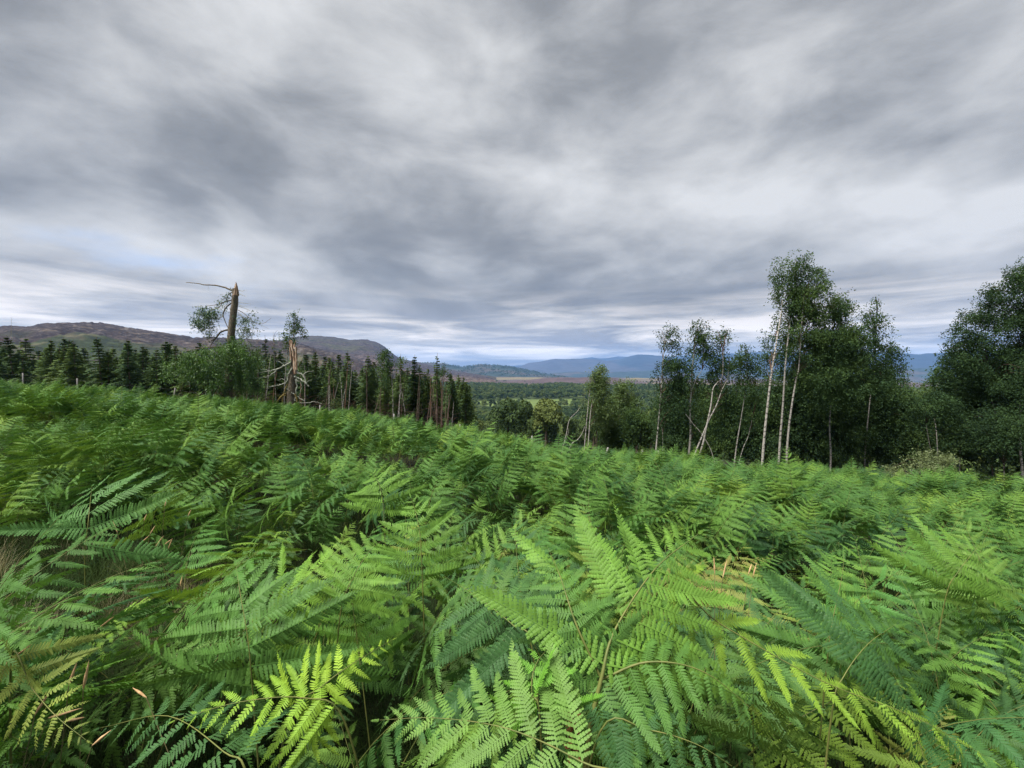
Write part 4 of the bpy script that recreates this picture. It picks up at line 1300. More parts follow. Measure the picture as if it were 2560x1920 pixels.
SPR = []
for k, (H, Rm, lv, sp_) in enumerate([(10, 2.0, .22, 1), (10, 1.6, .36, 1), (10, 2.3, .14, 1), (10, 1.3, .45, .8), (10, 0.9, .5, .45), (10, 1.8, .30, .8)]):
    a, b, c = spruce_parts(500 + k, H, Rm, lv, sp_)
    SPR.append((a.mesh('trunk', M_bark), b.mesh('crown', M_spruce, False), c.mesh('dead_branches', M_deadtwig)))


def spruce(px_, py_top, d_, k, label, group='spruces of the plantation beyond the bracken', s_xy=1.0):
    w = P(px_, py_top, d_)
    gz = float(ground_z(w[0], w[1]))
    h = w[2] - gz
    t = thing('spruce_tree', (w[0], w[1], gz), label, 'spruce tree', group, R.uniform(0, 6.28))
    t.rotation_euler = (R.normal(0, 0.03), R.normal(0, 0.03), t.rotation_euler[2])
    s = h / 10.0
    s_xy = s_xy * (1.25 if px_ < 620 else 1.05)
    t.scale = (max(s, 0.75) * s_xy, max(s, 0.75) * s_xy, s)
    for nm, me in zip(('trunk', 'crown', 'dead_branches'), SPR[k]):
        link(nm, me, t)
    return t


NAMED = [(916, 884, 50, 1, 'tall dark spire spruce left of the three birch stems in the centre wood'), (778, 882, 52, 0, 'full dark spruce to the right of the broken pine'),
         (830, 890, 54, 3, 'thin topped spruce halfway between the broken pine and the tall spire'), (1000, 884, 50, 4, 'spindly spruce with a tufted top beside the leafy crown in the centre wood'),
         (1032, 886, 52, 1, 'dark narrow spruce right of the birch stems'), (1092, 882, 48, 4, 'bare topped spruce standing highest at the right end of the plantation'),
         (874, 918, 55, 0, 'short bushy spruce just left of the tall spire'), (404, 846, 58, 1, 'narrow dark spruce poking up left of the broken larch'),
         (486, 852, 60, 5, 'small dark spruce top close left of the broken larch'), (274, 866, 60, 0, 'conical spruce in the middle of the left row'),
         (45, 838, 56, 2, 'broad dark spruce nearest the left edge'), (340, 868, 60, 1, 'dark pointed spruce between the left row and the drooping larch'),
         (665, 838, 58, 4, 'ragged spruce top right of the broken larch'), (1130, 930, 56, 5, 'bushy spruce at the right end of the plantation')]
for a in NAMED: spruce(*a[:4], a[4], group=None)
for i in range(185):
    px_ = R.uniform(-60, 1170)
    d_ = R.uniform(49, 76)
    top = np.interp(px_, [-60, 0, 150, 300, 420, 560, 700, 850, 1000, 1170], [850, 850, 868, 880, 872, 880, 880, 905, 925, 950]) + R.normal(4, 15)
    LM = [(30, 'the bare skyline treetop'), (193, 'the left fence post'), (274, 'the conical left spruce'), (404, 'the narrow dark spruce'), (500, 'the drooping larch boughs'), (590, 'the broken larch'), (678, 'the pale central stem'),
          (735, 'the split broken pine'), (830, 'the thin topped spruce'), (916, 'the tall spire spruce'), (980, 'the whitest birch trunk'), (1032, 'the birch side spruce'), (1092, 'the bare topped spruce'), (1140, 'the plantation end')]
    bl_ = min(LM, key=lambda q: abs(px_ - q[0])); dx_ = px_ - bl_[0]
    rel = 'behind' if abs(dx_) < 8 else (('just ' if abs(dx_) < 25 else 'well ') + ('right of' if dx_ > 0 else 'left of'))
    k_ = int(R.choice([0, 1, 2, 5, 0, 3]) if px_ < 620 else R.choice([1, 3, 5, 0]))
    lb = '%s %s spruce in the %s rows, %s %s' % ('tall' if top < np.interp(px_, [0, 600, 1170], [860, 885, 950]) else 'short', {0: 'full', 1: 'narrow', 2: 'broad', 3: 'thin', 5: 'bushy'}[k_], 'front' if d_ < 60 else 'back', rel, bl_[1])
    gp = 'left hand row of plantation spruces' if px_ < 620 else 'bare stemmed spruces of the centre wood'
    spruce(px_, top, d_, k_, lb, gp)
# a dead spindly tree far left on the skyline
px_tree('dead_tree', 'tiny bare dead treetop on the skyline at the far left', 70, [([(30, 900), (30, 850), (28, 793)], 0.08, 0.02), ([(29, 808), (42, 806)], 0.02, 0.01), ([(30, 806), (22, 803)], 0.02, 0.01),
                                                                                   ([(29, 800), (35, 797)], 0.015, 0.01)], [], cat='dead tree', bark=M_lichen)

# birches and brown stems among the plantation
STEMS = [((663, 1020), (670, 950), (678, 884), 44, 'white birch stem between the two broken trees', 1), ((710, 1020), (713, 940), (721, 864), 42, 'white birch stem just left of the broken pine', 1),
         ((608, 1022), (609, 1000), (612, 965), 43, 'short white birch stem below the broken larch', 1), ((814, 1028), (820, 975), (827, 915), 46, 'straight brown stem right of the broken pine', 0),
         ((932, 1050), (942, 1015), (957, 960), 44, 'reddish trunk leaning right in the centre wood', 0), ((949, 1050), (951, 991), (953, 900), 46, 'upright reddish trunk beside the leaning one', 0),
         ((983, 1052), (982, 985), (977, 915), 45, 'whitest birch trunk in the centre wood', 1), ((993, 1056), (999, 1000), (1001, 925), 45, 'thin curving white birch trunk right of the whitest one', 1),
         ((1002, 1052), (1006, 1000), (1010, 950), 47, 'brown stem close right of the thin white birch trunk', 0), ((1067, 1060), (1075, 1005), (1083, 955), 44, 'pale brown stem leaning right below the bare topped spruce', 0),
         ((1103, 1068), (1106, 1010), (1109, 938), 44, 'rightmost straight pale stem of the plantation', 0), ((1046, 1056), (1048, 1010), (1050, 965), 48, 'short brown stem between the leaning pale stems', 0),
         ((475, 985), (477, 955), (478, 935), 50, 'pale stem in the shade under the drooping larch', 0), ((642, 1022), (645, 970), (646, 900), 46, 'slim grey stem left of the white birch stem', 0),
         ((616, 1022), (617, 985), (618, 940), 44, 'thin brown stem under the broken larch', 0), ((1120, 1060), (1121, 1020), (1122, 985), 46, 'darkest thin stem at the plantation end', 0)]
for i, (a, b, c, d_, lb, wh) in enumerate(STEMS):
    bl = []
    if lb.startswith('whitest'):
        bl = [pblob(968, 895, 16, 22, d_, 1.5), pblob(960, 925, 14, 26, d_, 1), pblob(975, 920, 14, 24, d_, 1)]
    elif wh and i > 1:
        bl = [pblob(c[0] + 2, c[1] - 22, 9, 18, d_, .9)]
    elif i % 3 == 1 or lb.startswith('upright'):
        bl = [pblob(c[0], c[1] - 10, 12, 24, d_, .9)]
    px_tree('birch_tree' if wh else 'pine_stem', lb, d_, [([a, b, c], 0.12 if wh else 0.10, 0.04)], bl, cat='birch tree' if wh else 'tree', bark=M_birch if wh else M_bark, seed=200 + i, leaf=0.15, dens=300, wob=0.05)
px_tree('birch_tree', 'slender birch whose tufted crown shows right above the split broken pine', 46, [([(722, 1010), (730, 900), (734, 840), (736, 790)], 0.09, 0.02)],
        [pblob(737, 785, 12, 14, 46, .8), pblob(735, 805, 22, 16, 46, .9), pblob(742, 825, 18, 14, 46, .8), pblob(722, 832, 10, 16, 46, .7), pblob(755, 826, 9, 16, 46, .7), pblob(735, 845, 22, 8, 46, .4)], seed=230, leaf=0.15, dens=320)
px_tree('birch_sapling', 'wispy pale sapling left of the tufted birch crown', 46, [([(690, 1010), (686, 900), (684, 830)], 0.05, 0.015)],
        [pblob(690, 835, 14, 14, 46, .25), pblob(684, 855, 12, 14, 46, .25)], seed=231, leaf=0.12, dens=240, cat='birch tree')
px_tree('sapling', 'small light green sapling in front of the centre wood', 42, [([(832, 1025), (833, 1010), (834, 1000)], 0.04, 0.02)],
        [pblob(834, 1008, 15, 17, 42, 1.2)], seed=232, leaf=0.14, dens=330, cat='bush', leafmat=M_oakleaf, bark=M_bark)


for i in range(30):
    px_ = R.uniform(630, 1135); d_ = R.uniform(42.5, 48)
    yb = np.interp(px_, [630, 820, 1135], [1020, 1030, 1068]); hh_ = R.uniform(60, 135); ln_ = R.normal(0, 7)
    bl_ = min(LM, key=lambda q: abs(px_ - q[0])); dx_ = px_ - bl_[0]
    rel = 'in front of' if abs(dx_) < 8 else (('just ' if abs(dx_) < 25 else 'well ') + ('right of' if dx_ > 0 else 'left of'))
    kind_ = ('reddish', 'grey', 'pale')[i % 3]
    px_tree('bare_stem', '%s %s bare stem leaning %s, %s %s' % ('tall' if hh_ > 100 else 'short', kind_, 'right' if ln_ > 0 else 'left', rel, bl_[1]), d_,
            [([(px_, yb), (px_ + ln_ * 0.4, yb - hh_ * 0.5), (px_ + ln_, yb - hh_)], 0.085, 0.03)], [pblob(px_ + ln_, yb - hh_ + 4, R.uniform(5, 9), R.uniform(9, 16), d_, .7)] if i % 2 else [],
            group='bare stems along the centre wood edge', cat='tree', bark=(M_redstem, M_bark, M_birch)[i % 3], seed=330 + i, leaf=0.13, dens=260, wob=0.06, leafmat=M_spruce)

# ------------------------------------------------------------------ the two broken trees
def needle_mass(name, blobs, base, parent, n=150, seed=0, matl=None, leaf=0.16, droop=0.5, strand=0.6):
    G = foliage(shift(blobs, base), leaf, n, droop, seed, strand, per=16, wid=0.28, rag=0.9)
    return link(name, G.mesh(name, matl or M_larch, False), parent)


def limb(name, pts, r0, r1, d, base, parent, matl, k=5, n=5, wob=0.03):
    w = [P(q[0], q[1], d + (q[2] if len(q) > 2 else 0)) - base for q in pts]
    G = Geo(); pa = smooth_path(w, k, wob); tube(G, pa, np.linspace(r0, r1, len(pa)), n, jag=0.2)
    return link(name, G.mesh(name, matl), parent), pa


DL = 40.0
b0 = P(572, 1010, DL); base = np.array((b0[0], b0[1], float(ground_z(b0[0], b0[1]))))
lar = thing('broken_larch', base, 'tall dead topped larch snapped at the tip with one long bare branch pointing left', 'broken tree')
limb('trunk', [(566, 1050), (572, 980), (577, 850), (582, 800), (587, 755), (588, 722)], 0.36, 0.24, DL, base, lar, M_bark_grey, n=12, wob=0.03)
G = Geo()
ce = P(589, 726, DL) - base
for i in range(9):
    a = i * 2 * PI / 9; r_ = 0.19
    h_ = (0.75, 0.5, 0.25, 0.2, 0.15, 0.2, 0.35, 0.6, 0.8)[i]
    o0 = ce + np.array((math.cos(a) * r_, math.sin(a) * r_, -0.5))
    tp = ce + np.array((math.cos(a) * r_ * 0.3 + 0.02, math.sin(a) * r_ * 0.4, h_))
    tube(G, smooth_path([o0, (o0 + tp) / 2 + np.array((math.cos(a), math.sin(a), 0)) * 0.03, tp], 3), np.array([0.10, .095, .085, .075, 0.06, .04, .008]), 5)
link('torn_top', G.mesh('torn_top', M_torn), lar)
LIMBS = [([(580, 726), (560, 718), (535, 713), (512, 712), (490, 708), (465, 706)], 0.085, 0.025), ([(582, 730), (572, 735), (568, 745), (562, 757)], 0.05, 0.02), ([(580, 750), (560, 755), (540, 762), (515, 765)], 0.06, 0.02),
         ([(578, 758), (566, 768), (558, 785), (562, 800), (570, 820)], 0.07, 0.03), ([(573, 824), (552, 830), (540, 845), (528, 852)], 0.10, 0.04), ([(560, 785), (550, 795), (545, 790)], 0.03, 0.01),
         ([(596, 725), (605, 728), (614, 725)], 0.03, 0.01), ([(596, 733), (606, 738), (616, 741)], 0.03, 0.01), ([(596, 757), (612, 758), (628, 760)], 0.03, 0.01), ([(596, 765), (615, 772), (630, 780)], 0.03, 0.01),
         ([(595, 775), (612, 785), (640, 808), (660, 808), (678, 795)], 0.035, 0.01), ([(594, 785), (620, 800), (650, 812), (672, 822)], 0.03, 0.01), ([(590, 800), (588, 815), (586, 835), (588, 850)], 0.07, 0.05),
         ([(540, 845), (530, 858), (524, 870)], 0.05, 0.02), ([(521, 712), (521, 722), (522, 728)], 0.008, 0.006), ([(594, 760), (608, 766), (622, 764)], 0.02, 0.006), ([(594, 780), (606, 792), (612, 806)], 0.025, 0.008),
         ([(556, 757), (548, 768), (530, 775), (510, 785)], 0.04, 0.012), ([(560, 790), (545, 800), (548, 815), (552, 828)], 0.03, 0.01)]
for pts, r0, r1 in LIMBS:
    limb('branch', pts, r0, r1, DL, base, lar, M_bark_grey if r0 > 0.03 else M_lichen)
needle_mass('needles', [pblob(568, 742, 7, 12, DL, .8), pblob(555, 760, 12, 9, DL, .5), pblob(522, 780, 26, 15, DL, .75), pblob(508, 798, 22, 18, DL, 1.0), pblob(535, 790, 14, 16, DL, .6), pblob(498, 812, 12, 14, DL, .7),
                        pblob(522, 815, 18, 14, DL, .6), pblob(535, 832, 12, 10, DL, .7), pblob(612, 800, 18, 14, DL, .5), pblob(625, 820, 15, 16, DL, .6), pblob(605, 828, 18, 14, DL, .5), pblob(632, 790, 8, 20, DL, .25)],
            base, lar, 560, 300, leaf=0.20, matl=leaf_mat('thin_needles', [(0.035, 0.075, 0.028), (0.06, 0.12, 0.032)], transl=0.1))
_b = []
_rg = np.random.default_rng(77)
ARMS = [([(585, 850), (605, 868), (622, 895), (632, 930), (634, 968)], 17, 13, 30, 0.5), ([(578, 856), (545, 870), (505, 876), (455, 888), (398, 905)], 13, 22, 40, 1.8), ([(572, 872), (548, 895), (520, 908), (480, 915), (440, 925)], 14, 16, 24, 1.0),
        ([(585, 880), (588, 920), (598, 960)], 15, 15, 18, 0.0), ([(560, 905), (550, 935), (540, 965)], 13, 12, 14, 1.6), ([(520, 890), (508, 920), (502, 940)], 12, 8, 8, 1.2), ([(560, 850), (585, 845), (605, 850)], 12, 8, 8, 0.4)]
for pts_, jx_, jy_, k_, dd_ in ARMS:
    pa_ = np.array(pts_, float)
    for _ in range(k_):
        q_ = _rg.uniform(0, len(pa_) - 1); i_ = int(min(q_, len(pa_) - 2)); c_ = pa_[i_] + (pa_[i_ + 1] - pa_[i_]) * (q_ - i_)
        _b.append(pblob(c_[0] + _rg.normal(0, 0.75) * jx_, c_[1] + abs(_rg.normal(0, 1.0)) * jy_ - 4, _rg.uniform(4, 11), _rg.uniform(4, 12), DL - dd_ - _rg.uniform(-1.0, 1.0), 1.3, depth=0.35))
needle_mass('drooping_foliage', _b, base, lar, 430, 301, leaf=0.21, droop=1.8, strand=0.75)
for pts in ([(578, 870), (540, 868), (490, 872), (440, 885)], [(580, 890), (540, 900), (500, 905), (450, 915)], [(578, 860), (600, 880), (620, 910)], [(570, 930), (545, 935), (530, 950)]):
    limb('branch', pts, 0.09, 0.02, DL, base, lar, M_bark_grey)

DP = 40.0
b0 = P(728, 1020, DP); base = np.array((b0[0], b0[1], float(ground_z(b0[0], b0[1]))))
pin = thing('broken_pine', base, 'thick broken pine stump torn open with orange wood and a forked splintered top', 'broken tree')
limb('trunk', [(724, 1060), (727, 1000), (730, 950), (733, 915), (733, 880)], 0.44, 0.17, DP, base, pin, M_bark_grey, n=12)
G = Geo()
for pts, r0, r1 in (([(738, 935), (736, 905), (733, 880), (728, 855), (726, 852), ], .15, .08), ([(741, 925), (741, 895), (739, 868)], .12, .09), ([(728, 868), (726, 858), (725, 850)], .08, .01),
                    ([(735, 870), (737, 861), (740, 851)], .09, .01), ([(731, 868), (731, 862), (730, 857)], .10, .01), ([(727, 900), (726, 875), (724, 852)], .11, .05), ([(737, 872), (735, 866), (735, 860)], .1, .02)):
    w = smooth_path([P(q[0], q[1], DP - 0.35) - base for q in pts], 4, 0.04)
    tube(G, w, np.linspace(r0, r1, len(w)), 6, jag=0.45)
link('torn_wood', G.mesh('torn_wood', M_torn), pin)
PL = [([(728, 905), (712, 914), (695, 922), (672, 928), (640, 932)], .07, .02), ([(695, 922), (680, 935), (665, 942), (632, 946)], .05, .02), ([(732, 920), (722, 935), (716, 955), (700, 962), (672, 968)], .06, .025),
      ([(734, 922), (745, 932), (756, 938), (766, 958), (772, 966)], .075, .04), ([(736, 942), (752, 948), (764, 958), (771, 965)], .06, .03), ([(756, 936), (770, 930), (784, 927)], .03, .01),
      ([(740, 935), (742, 960), (740, 985), (738, 1000)], .05, .03), ([(716, 970), (728, 980), (745, 992), (762, 1002)], .04, .015), ([(700, 962), (684, 964), (670, 972)], .03, .01),
      ([(735, 1000), (755, 1008), (785, 1005), (805, 1010)], .035, .01), ([(672, 928), (664, 924), (650, 922)], .02, .008), ([(712, 914), (700, 905), (690, 903)], .02, .008), ([(716, 955), (705, 948), (694, 950)], .02, .008),
      ([(764, 958), (772, 952), (778, 950)], .02, .008), ([(738, 950), (752, 955), (755, 970), (748, 990)], .03, .01)]
for pts, r0, r1 in PL:
    limb('branch', pts, r0 * 1.35, r1 * 1.3, DP - 0.3, base, pin, M_lichen, wob=0.12)
for pts, r0, r1 in (([(712, 985), (700, 995), (690, 1010), (678, 1022)], .10, .04), ([(718, 960), (710, 985), (705, 1010)], .07, .04), ([(738, 985), (742, 1000), (745, 1022)], .09, .05)):
    limb('mossy_limb', pts, r0, r1, DP - 0.5, base, pin, M_moss, n=6)
needle_mass('moss', [pblob(712, 985, 12, 16, DP - .5, .7), pblob(696, 1005, 12, 10, DP - .5, .8), pblob(735, 1005, 14, 14, DP - .5, .8)], base, pin, 110, 310, matl=M_moss, leaf=0.12)

for nm_, par_, bs_, dist_, x0_, x1_, y0_, y1_, hw_, n_ in (('bark_flake', lar, np.array(lar.location), DL, 588, 577, 740, 850, 0.25, 26), ('bark_flake', pin, np.array(pin.location), DP, 734, 729, 925, 1000, 0.30, 26)):
    G = Geo()
    for _ in range(n_):
        t_ = R.random(); c_ = P(x0_ + (x1_ - x0_) * t_, y0_ + (y1_ - y0_) * t_, dist_) - bs_
        a_ = R.uniform(PI, 2 * PI); d_ = np.array((math.cos(a_), math.sin(a_), 0)); sd_ = np.array((-d_[1], d_[0], 0))
        h_ = R.uniform(0.12, 0.45); w_ = R.uniform(0.03, 0.09); o_ = c_ + d_ * hw_ * 1.03
        G.add([o_ - sd_ * w_, o_ + sd_ * w_, o_ + sd_ * w_ * 0.6 + d_ * 0.07 + np.array((0, 0, h_)), o_ - sd_ * w_ * 0.7 + d_ * 0.05 + np.array((0, 0, h_ * 0.8)),
               o_ - sd_ * w_ - d_ * 0.03, o_ + sd_ * w_ - d_ * 0.03], [(0, 1, 2, 3), (4, 3, 2, 5), (0, 3, 4, 4)][:2])
    tag(link(nm_, G.mesh(nm_, M_bark_grey, False), par_), None, None, None, 'stuff')

# brushwood: grey dead twigs under the plantation edge
G = Geo()
for i in range(520):
    px_ = R.uniform(430, 1140); d_ = R.uniform(43, 52)
    yb = np.interp(px_, [430, 700, 1140], [1000, 1030, 1070])
    q = P(px_, yb - R.uniform(-8, 45), d_)
    a = R.normal(0, 1, 3); a[2] = abs(a[2]) * 0.5; a /= np.linalg.norm(a)
    L_ = R.uniform(0.6, 1.8)
    tube(G, smooth_path([q, q + a * L_ * 0.5 + R.normal(0, 0.08, 3), q + a * L_], 2), np.linspace(0.018, 0.006, 5), 3)
o = link('brushwood', G.mesh('brushwood', M_deadtwig)); tag(o, 'tangle of bare brown dead twigs under the plantation edge', None, None, 'stuff')

# ------------------------------------------------------------------ fence
fb = P(190, 980, 42)
fen = thing('wire_fence', (fb[0], fb[1], float(ground_z(fb[0], fb[1]))), 'old wire fence with leaning grey posts along the lower edge of the bracken', 'fence')
fbase = np.array(fen.location)
POSTS = [(-120, 925, 38, 0.0), (57, 938, 40, 0.0), (193, 951, 41, 0.0), (438, 975, 42, 0.28), (631, 1001, 40, 0.22), (800, 1018, 38, 0.05), (985, 1040, 36, -0.05), (1150, 1065, 34, 0.1), (1330, 1095, 31.5, 0.0), (1520, 1124, 29, 0.45), (1606, 1130, 28.2, 0.1),
         (1646, 1132, 26.5, 0.0), (1850, 1165, 26, 0.05), (2060, 1180, 25, -0.1), (2280, 1178, 24, 0.1)]
tops = []
for px_, py_, d_, ln in POSTS:
    py_ -= 5
    tp = P(px_, py_, d_); gz = float(ground_z(tp[0], tp[1]))
    h_ = max(tp[2] - gz, 1.15)
    G = Geo()
    ft = np.array((tp[0] - ln * 0.9, tp[1], gz - 0.1)) - fbase
    hd = np.array((tp[0], tp[1], max(tp[2], gz + 1.1))) - fbase
    ft[2] = hd[2] - 1.6 if hd[2] - ft[2] > 1.6 else ft[2]
    tube(G, np.array([ft, (ft + hd) / 2, hd, hd + np.array((0, 0, 0.01))]), np.array((0.065, 0.06, 0.058, 0.045)), 8)
    link('post', G.mesh('post', M_post), fen)
    tops.append((hd, ft))
for lv in (0.12, 0.5):
    G = Geo(); w = []
    for (hd, ft) in tops:
        w.append(hd + (ft - hd) * lv * 0.8)
    ps = []
    for a, b in zip(w[:-1], w[1:]):
        for s in (0, .25, .5, .75):
            ps.append(a + (b - a) * s + np.array((0, -0.06, -0.25 * s * (1 - s))))
    ps.append(w[-1])
    tube(G, ps, 0.0025, 3)
    link('wire', G.mesh('wire', M_wire), fen)


# ------------------------------------------------------------------ broadleaf woods in the valley
def round_tree(seed, H=9.0, Wd=4.2, n=1500, sz=0.5, leafmat=M_oakleaf, tall=1.0):
    rng = np.random.default_rng(seed)
    bl = []
    for k in range(9):
        a = rng.uniform(0, 2 * PI); rr_ = rng.uniform(0.1, 0.55) * Wd; hz = rng.uniform(0.35, 0.8) * H
        bl.append((np.array((math.cos(a) * rr_, math.sin(a) * rr_, hz)), rng.uniform(0.35, 0.55) * Wd, rng.uniform(0.35, 0.55) * Wd, rng.uniform(0.14, 0.24) * H * tall, 1))
    Gc = Geo()
    for c, rx, ry, rz, dn in bl:
        k = n // 9
        d = rng.normal(0, 1, (k, 3)); d /= np.linalg.norm(d, axis=1)[:, None]; d[:, 2] = np.where(d[:, 2] < -0.4, -d[:, 2], d[:, 2])
        pos = c + d * np.array((rx, ry, rz)) * rng.uniform(0.8, 1.06, k)[:, None]
        nn = d + rng.normal(0, 0.55, (k, 3)); nn /= np.linalg.norm(nn, axis=1)[:, None]
        a = np.cross(nn, rng.normal(0, 1, (k, 3))); a /= np.linalg.norm(a, axis=1)[:, None]; b = np.cross(nn, a)
        l = sz * rng.uniform(0.5, 1.3, k)[:, None]
        v = np.stack([pos - a * l, pos + b * l * 0.6, pos + a * l, pos - b * l * 0.6], 1).reshape(-1, 3)
        Gc.add(v, np.arange(k)[:, None] * 4 + np.arange(4))
    Gt = Geo(); tube(Gt, [(0, 0, -0.5), (0.1, 0, H * 0.3), (0, 0.1, H * 0.6)], (0.28, 0.2, 0.08), 6)
    return Gt, Gc


RT = [round_tree(700 + k, 9, (4.2, 3.6, 4.8, 3.2)[k], 3600, 0.25) for k in range(4)]
RT_M = [(a.mesh('trunk', M_bark), b.mesh('crown', M_oakleaf, False)) for a, b in RT]
# trees for the far mass: one mesh each
FAR = []
for k in range(4):
    Gt, Gc = round_tree(740 + k, 9, (4.4, 3.8, 5.0, 3.4)[k], 1500, 0.42)
    FAR.append(Gc.mesh('far_tree', M_oakleaf, False))
a_, b_, c_ = spruce_parts(760, 10, 2.0, 0.1, 1.0, 0)
FAR.append(b_.mesh('far_conifer', M_spruce, False))

# positions
N = 60000
tr_ = np.sqrt(R.uniform(80 ** 2, 1330 ** 2, N)); ta = R.uniform(math.radians(-38), math.radians(62), N)
tx, ty = tr_ * np.sin(ta), tr_ * np.cos(ta)
ok = (field_mask(tx, ty) < 0.25) & (tr_ > np.interp(ta, [-0.3, -0.12, 0.05, 0.3], [160, 120, 95, 80]))
wood = fbm(tx, ty, 70, 3, 71)
ok &= R.random(N) < np.where(tr_ > 700, np.clip((wood - 0.30) * 4, 0.1, 1), np.clip((wood - 0.2) * 5, 0.35, 1)) * np.clip(1.15 - (tr_ - 400) / 2600, 0.4, 1)
# thin out by spacing: simple grid hash
cell = {}
kept = []
order_t = R.permutation(np.nonzero(ok)[0])
for i in order_t:
    cs = 5.6 if tr_[i] < 500 else 7.5
    key = (int(tx[i] // cs), int(ty[i] // cs), cs)
    if key in cell: continue
    cell[key] = 1; kept.append(i)
kept = np.array(kept)
tx, ty, tr_ = tx[kept], ty[kept], tr_[kept]
tz = ground_z(tx, ty)
ts = R.uniform(0.75, 1.3, len(tx)) * np.where(tr_ < 300, 0.9, 1.0)
u_ = tx / ty
# those seen clearly over the bracken crest become trees of their own
topv = (tz + 8 * ts - EYE) / ty
edgev = np.interp(u_, [-0.30, -0.1, 0.0, 0.2, 0.35], [-0.10, -0.135, -0.15, -0.18, -0.20])
cand = np.nonzero((u_ > -0.12) & (u_ < 0.34) & (topv > edgev - 0.005) & (tr_ < 420))[0]
cand = cand[np.argsort(tr_[cand])][:230]
shut = (tr_ < 575) & (np.abs(u_ - 0.01) < 0.13) & (topv > -0.079)
keep_ = ~shut
cand = cand[keep_[cand]]
own = np.zeros(len(tx), bool); own[cand] = True
for i in cand:
    k = int(R.integers(0, 4))
    nearer = tr_[i] < 220
    qx = 1280 + u_[i] * F; qy = 930 - topv[i] * F
    VL = [(1165, 'the plantation end'), (1247, 'the round meadow pair'), (1302, 'the meadow rim tree'), (1345, 'the small right meadow'), (1415, 'the dead leaning birch stem'), (1480, 'the lone slim birch'), (1583, 'the tapering birch crown')]
    bl_ = min(VL, key=lambda q: abs(qx - q[0])); dv_ = qx - bl_[0]
    rel = 'below' if abs(dv_) < 12 else ('right' if dv_ > 0 else 'left') + ' of'
    tier = 'lowest' if qy > 1085 else 'second lowest' if qy > 1065 else 'middle' if qy > 1045 else 'upper' if qy > 1028 else 'topmost'
    zs_ = R.uniform(0.9, 1.25); shp_ = 'tall' if zs_ > 1.08 else 'squat'
    sz_ = 'large' if ts[i] > 1.08 else 'small' if ts[i] < 0.85 else 'medium'
    t = thing('valley_tree', (tx[i], ty[i], tz[i]),
              '%s %s tree in the %s valley tier, %s %s' % (sz_, shp_, tier, rel, bl_[1]), 'tree',
              'near valley wood trees' if nearer else 'valley wood trees below the meadow', R.uniform(0, 6.28))
    t.scale = (ts[i], ts[i], ts[i] * zs_)
    link('trunk', RT_M[k][0], t); link('crown', RT_M[k][1], t)
m_ = ~own & keep_
kf = R.choice(5, m_.sum(), p=(0.25, 0.25, 0.22, 0.2, 0.08))
kf = np.where((tr_[m_] < 520) & (kf == 4), 1, kf)
scatter('valley_wood', np.stack([tx, ty, tz], -1)[m_], np.stack([0 * tx[m_], 0 * tx[m_], R.uniform(0, 6.28, m_.sum())], -1),
        np.stack([ts, ts, ts * R.uniform(0.85, 1.2, len(ts))], -1)[m_], kf, FAR, 'broad dark green woods spread over the valley floor')
print('valley trees', len(tx), 'own', len(cand))

# round trees standing on the meadow
MT = [(1247, 1003, 600, 8.0, 0, 'left of the two round dark trees standing alone on the meadow'), (1269, 997, 620, 7.6, 1, 'right of the two round dark trees standing alone on the meadow'),
      (1302, 993, 640, 7.8, 2, 'dark round tree at the right rim of the meadow'), (1318, 1000, 600, 6.0, 3, 'smaller tree right of the meadow rim tree'), (1226, 1006, 570, 4.5, 1, 'little bush tree at the left of the meadow pair'),
      (1375, 990, 680, 6.0, 0, 'lone tree on the small right hand meadow')]
for px_, py_, d_, h_, k, lb in MT:
    q = P(px_, py_, d_); gz = float(ground_z(q[0], q[1]))
    t = thing('meadow_tree', (q[0], q[1], gz), lb, 'tree', None, R.uniform(0, 6))
    s = h_ / 7.0
    t.scale = (s * 0.8, s * 0.8, s * 1.15)
    link('trunk', RT_M[k][0], t); link('crown', RT_M[k][1], t)

# trees on the wooded ridge, and scattered on moor
N = 2600
px_ = R.uniform(1040, 1420, N); rr_ = R.uniform(3900, 4790, N)
az_ = np.arctan2(px_ - 1280, F)
hx, hy = rr_ * np.sin(az_), rr_ * np.cos(az_)
deps = bpy.context.evaluated_depsgraph_get()


def drop(objname, xs, ys):
    ob = bpy.data.objects[objname]
    from mathutils.bvhtree import BVHTree
    me = ob.data
    bv = BVHTree.FromPolygons([v.co for v in me.vertices], [tuple(p.vertices) for p in me.polygons])
    out = np.full(len(xs), np.nan)
    for i, (a, b) in enumerate(zip(xs, ys)):
        h = bv.ray_cast(Vector((a, b, 2000)), Vector((0, 0, -1)))
        if h[0] is not None: out[i] = h[0].z
    return out


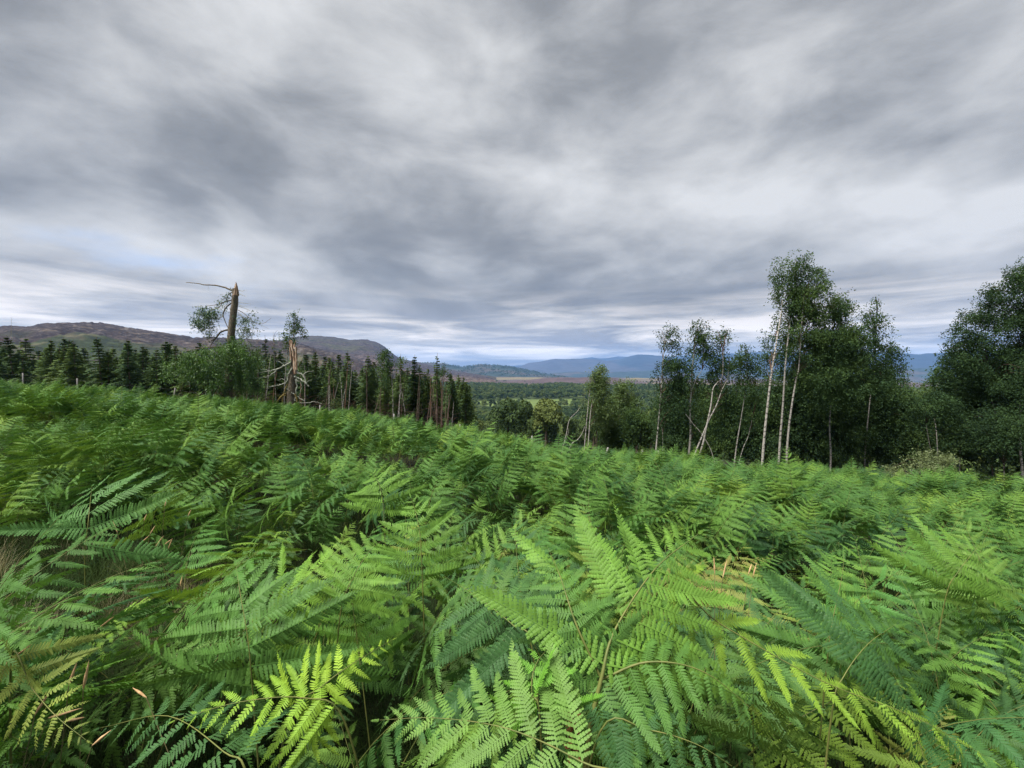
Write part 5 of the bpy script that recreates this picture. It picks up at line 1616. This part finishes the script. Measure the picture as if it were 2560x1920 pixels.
hz = drop('wooded_hill', hx, hy)
okh = ~np.isnan(hz) & (R.random(N) < np.where(rr_ > 4550, 0.9, 0.5)) & ((fbm(hx, hy, 90, 2, 77) > 0.42))
sc_ = R.uniform(0.8, 1.4, N)
scatter('ridge_wood', np.stack([hx, hy, hz - 1], -1)[okh], np.stack([0 * hx, 0 * hx, R.uniform(0, 6, N)], -1)[okh], np.stack([sc_ * 1.5, sc_ * 1.5, sc_ * 1.15], -1)[okh], R.choice(5, okh.sum(), p=(.2, .2, .2, .2, .2)), FAR,
        'dark trees lining the distant wooded ridge')
# scattered shrubs on the lower moor and hill foot
N = 1500
rr_ = R.uniform(1250, 2600, N); az_ = R.uniform(math.radians(-20), math.radians(22), N)
hx, hy = rr_ * np.sin(az_), rr_ * np.cos(az_)
okh = fbm(hx, hy, 200, 3, 78) > 0.56
scatter('moor_trees', np.stack([hx, hy, ground_z(hx, hy) - 1], -1)[okh], np.stack([0 * hx, 0 * hx, R.uniform(0, 6, N)], -1)[okh], R.uniform(0.4, 1.0, N)[okh], R.integers(0, 4, okh.sum()), FAR,
        'scattered dark trees dotted over the heather moor')

# ------------------------------------------------------------------ haze
G = Geo()
B = 16500.0; zb, zt = -420.0, 640.0
v = [(sx * B, sy * B, z) for z in (zb, zt) for sx, sy in ((-1, -1), (1, -1), (1, 1), (-1, 1))]
G.add(v, [(3, 2, 1, 0), (4, 5, 6, 7), (0, 1, 5, 4), (1, 2, 6, 5), (2, 3, 7, 6), (3, 0, 4, 7)])
mh = bpy.data.materials.new('haze_air'); mh.use_nodes = True
mh.node_tree.nodes.clear()
H_ = NT(mh.node_tree)
ho = H_.new('ShaderNodeOutputMaterial'); pv = H_.new('ShaderNodeVolumePrincipled')
pv.inputs['Color'].default_value = (0.24, 0.49, 1.0, 1)
pv.inputs['Density'].default_value = 6e-5
pv.inputs['Anisotropy'].default_value = 0.0
H_.l.new(pv.outputs[0], ho.inputs['Volume'])
o = link('haze', G.mesh('haze', mh, False)); tag(o, 'thin blue air between the viewer and the far hills', None, None, 'stuff')
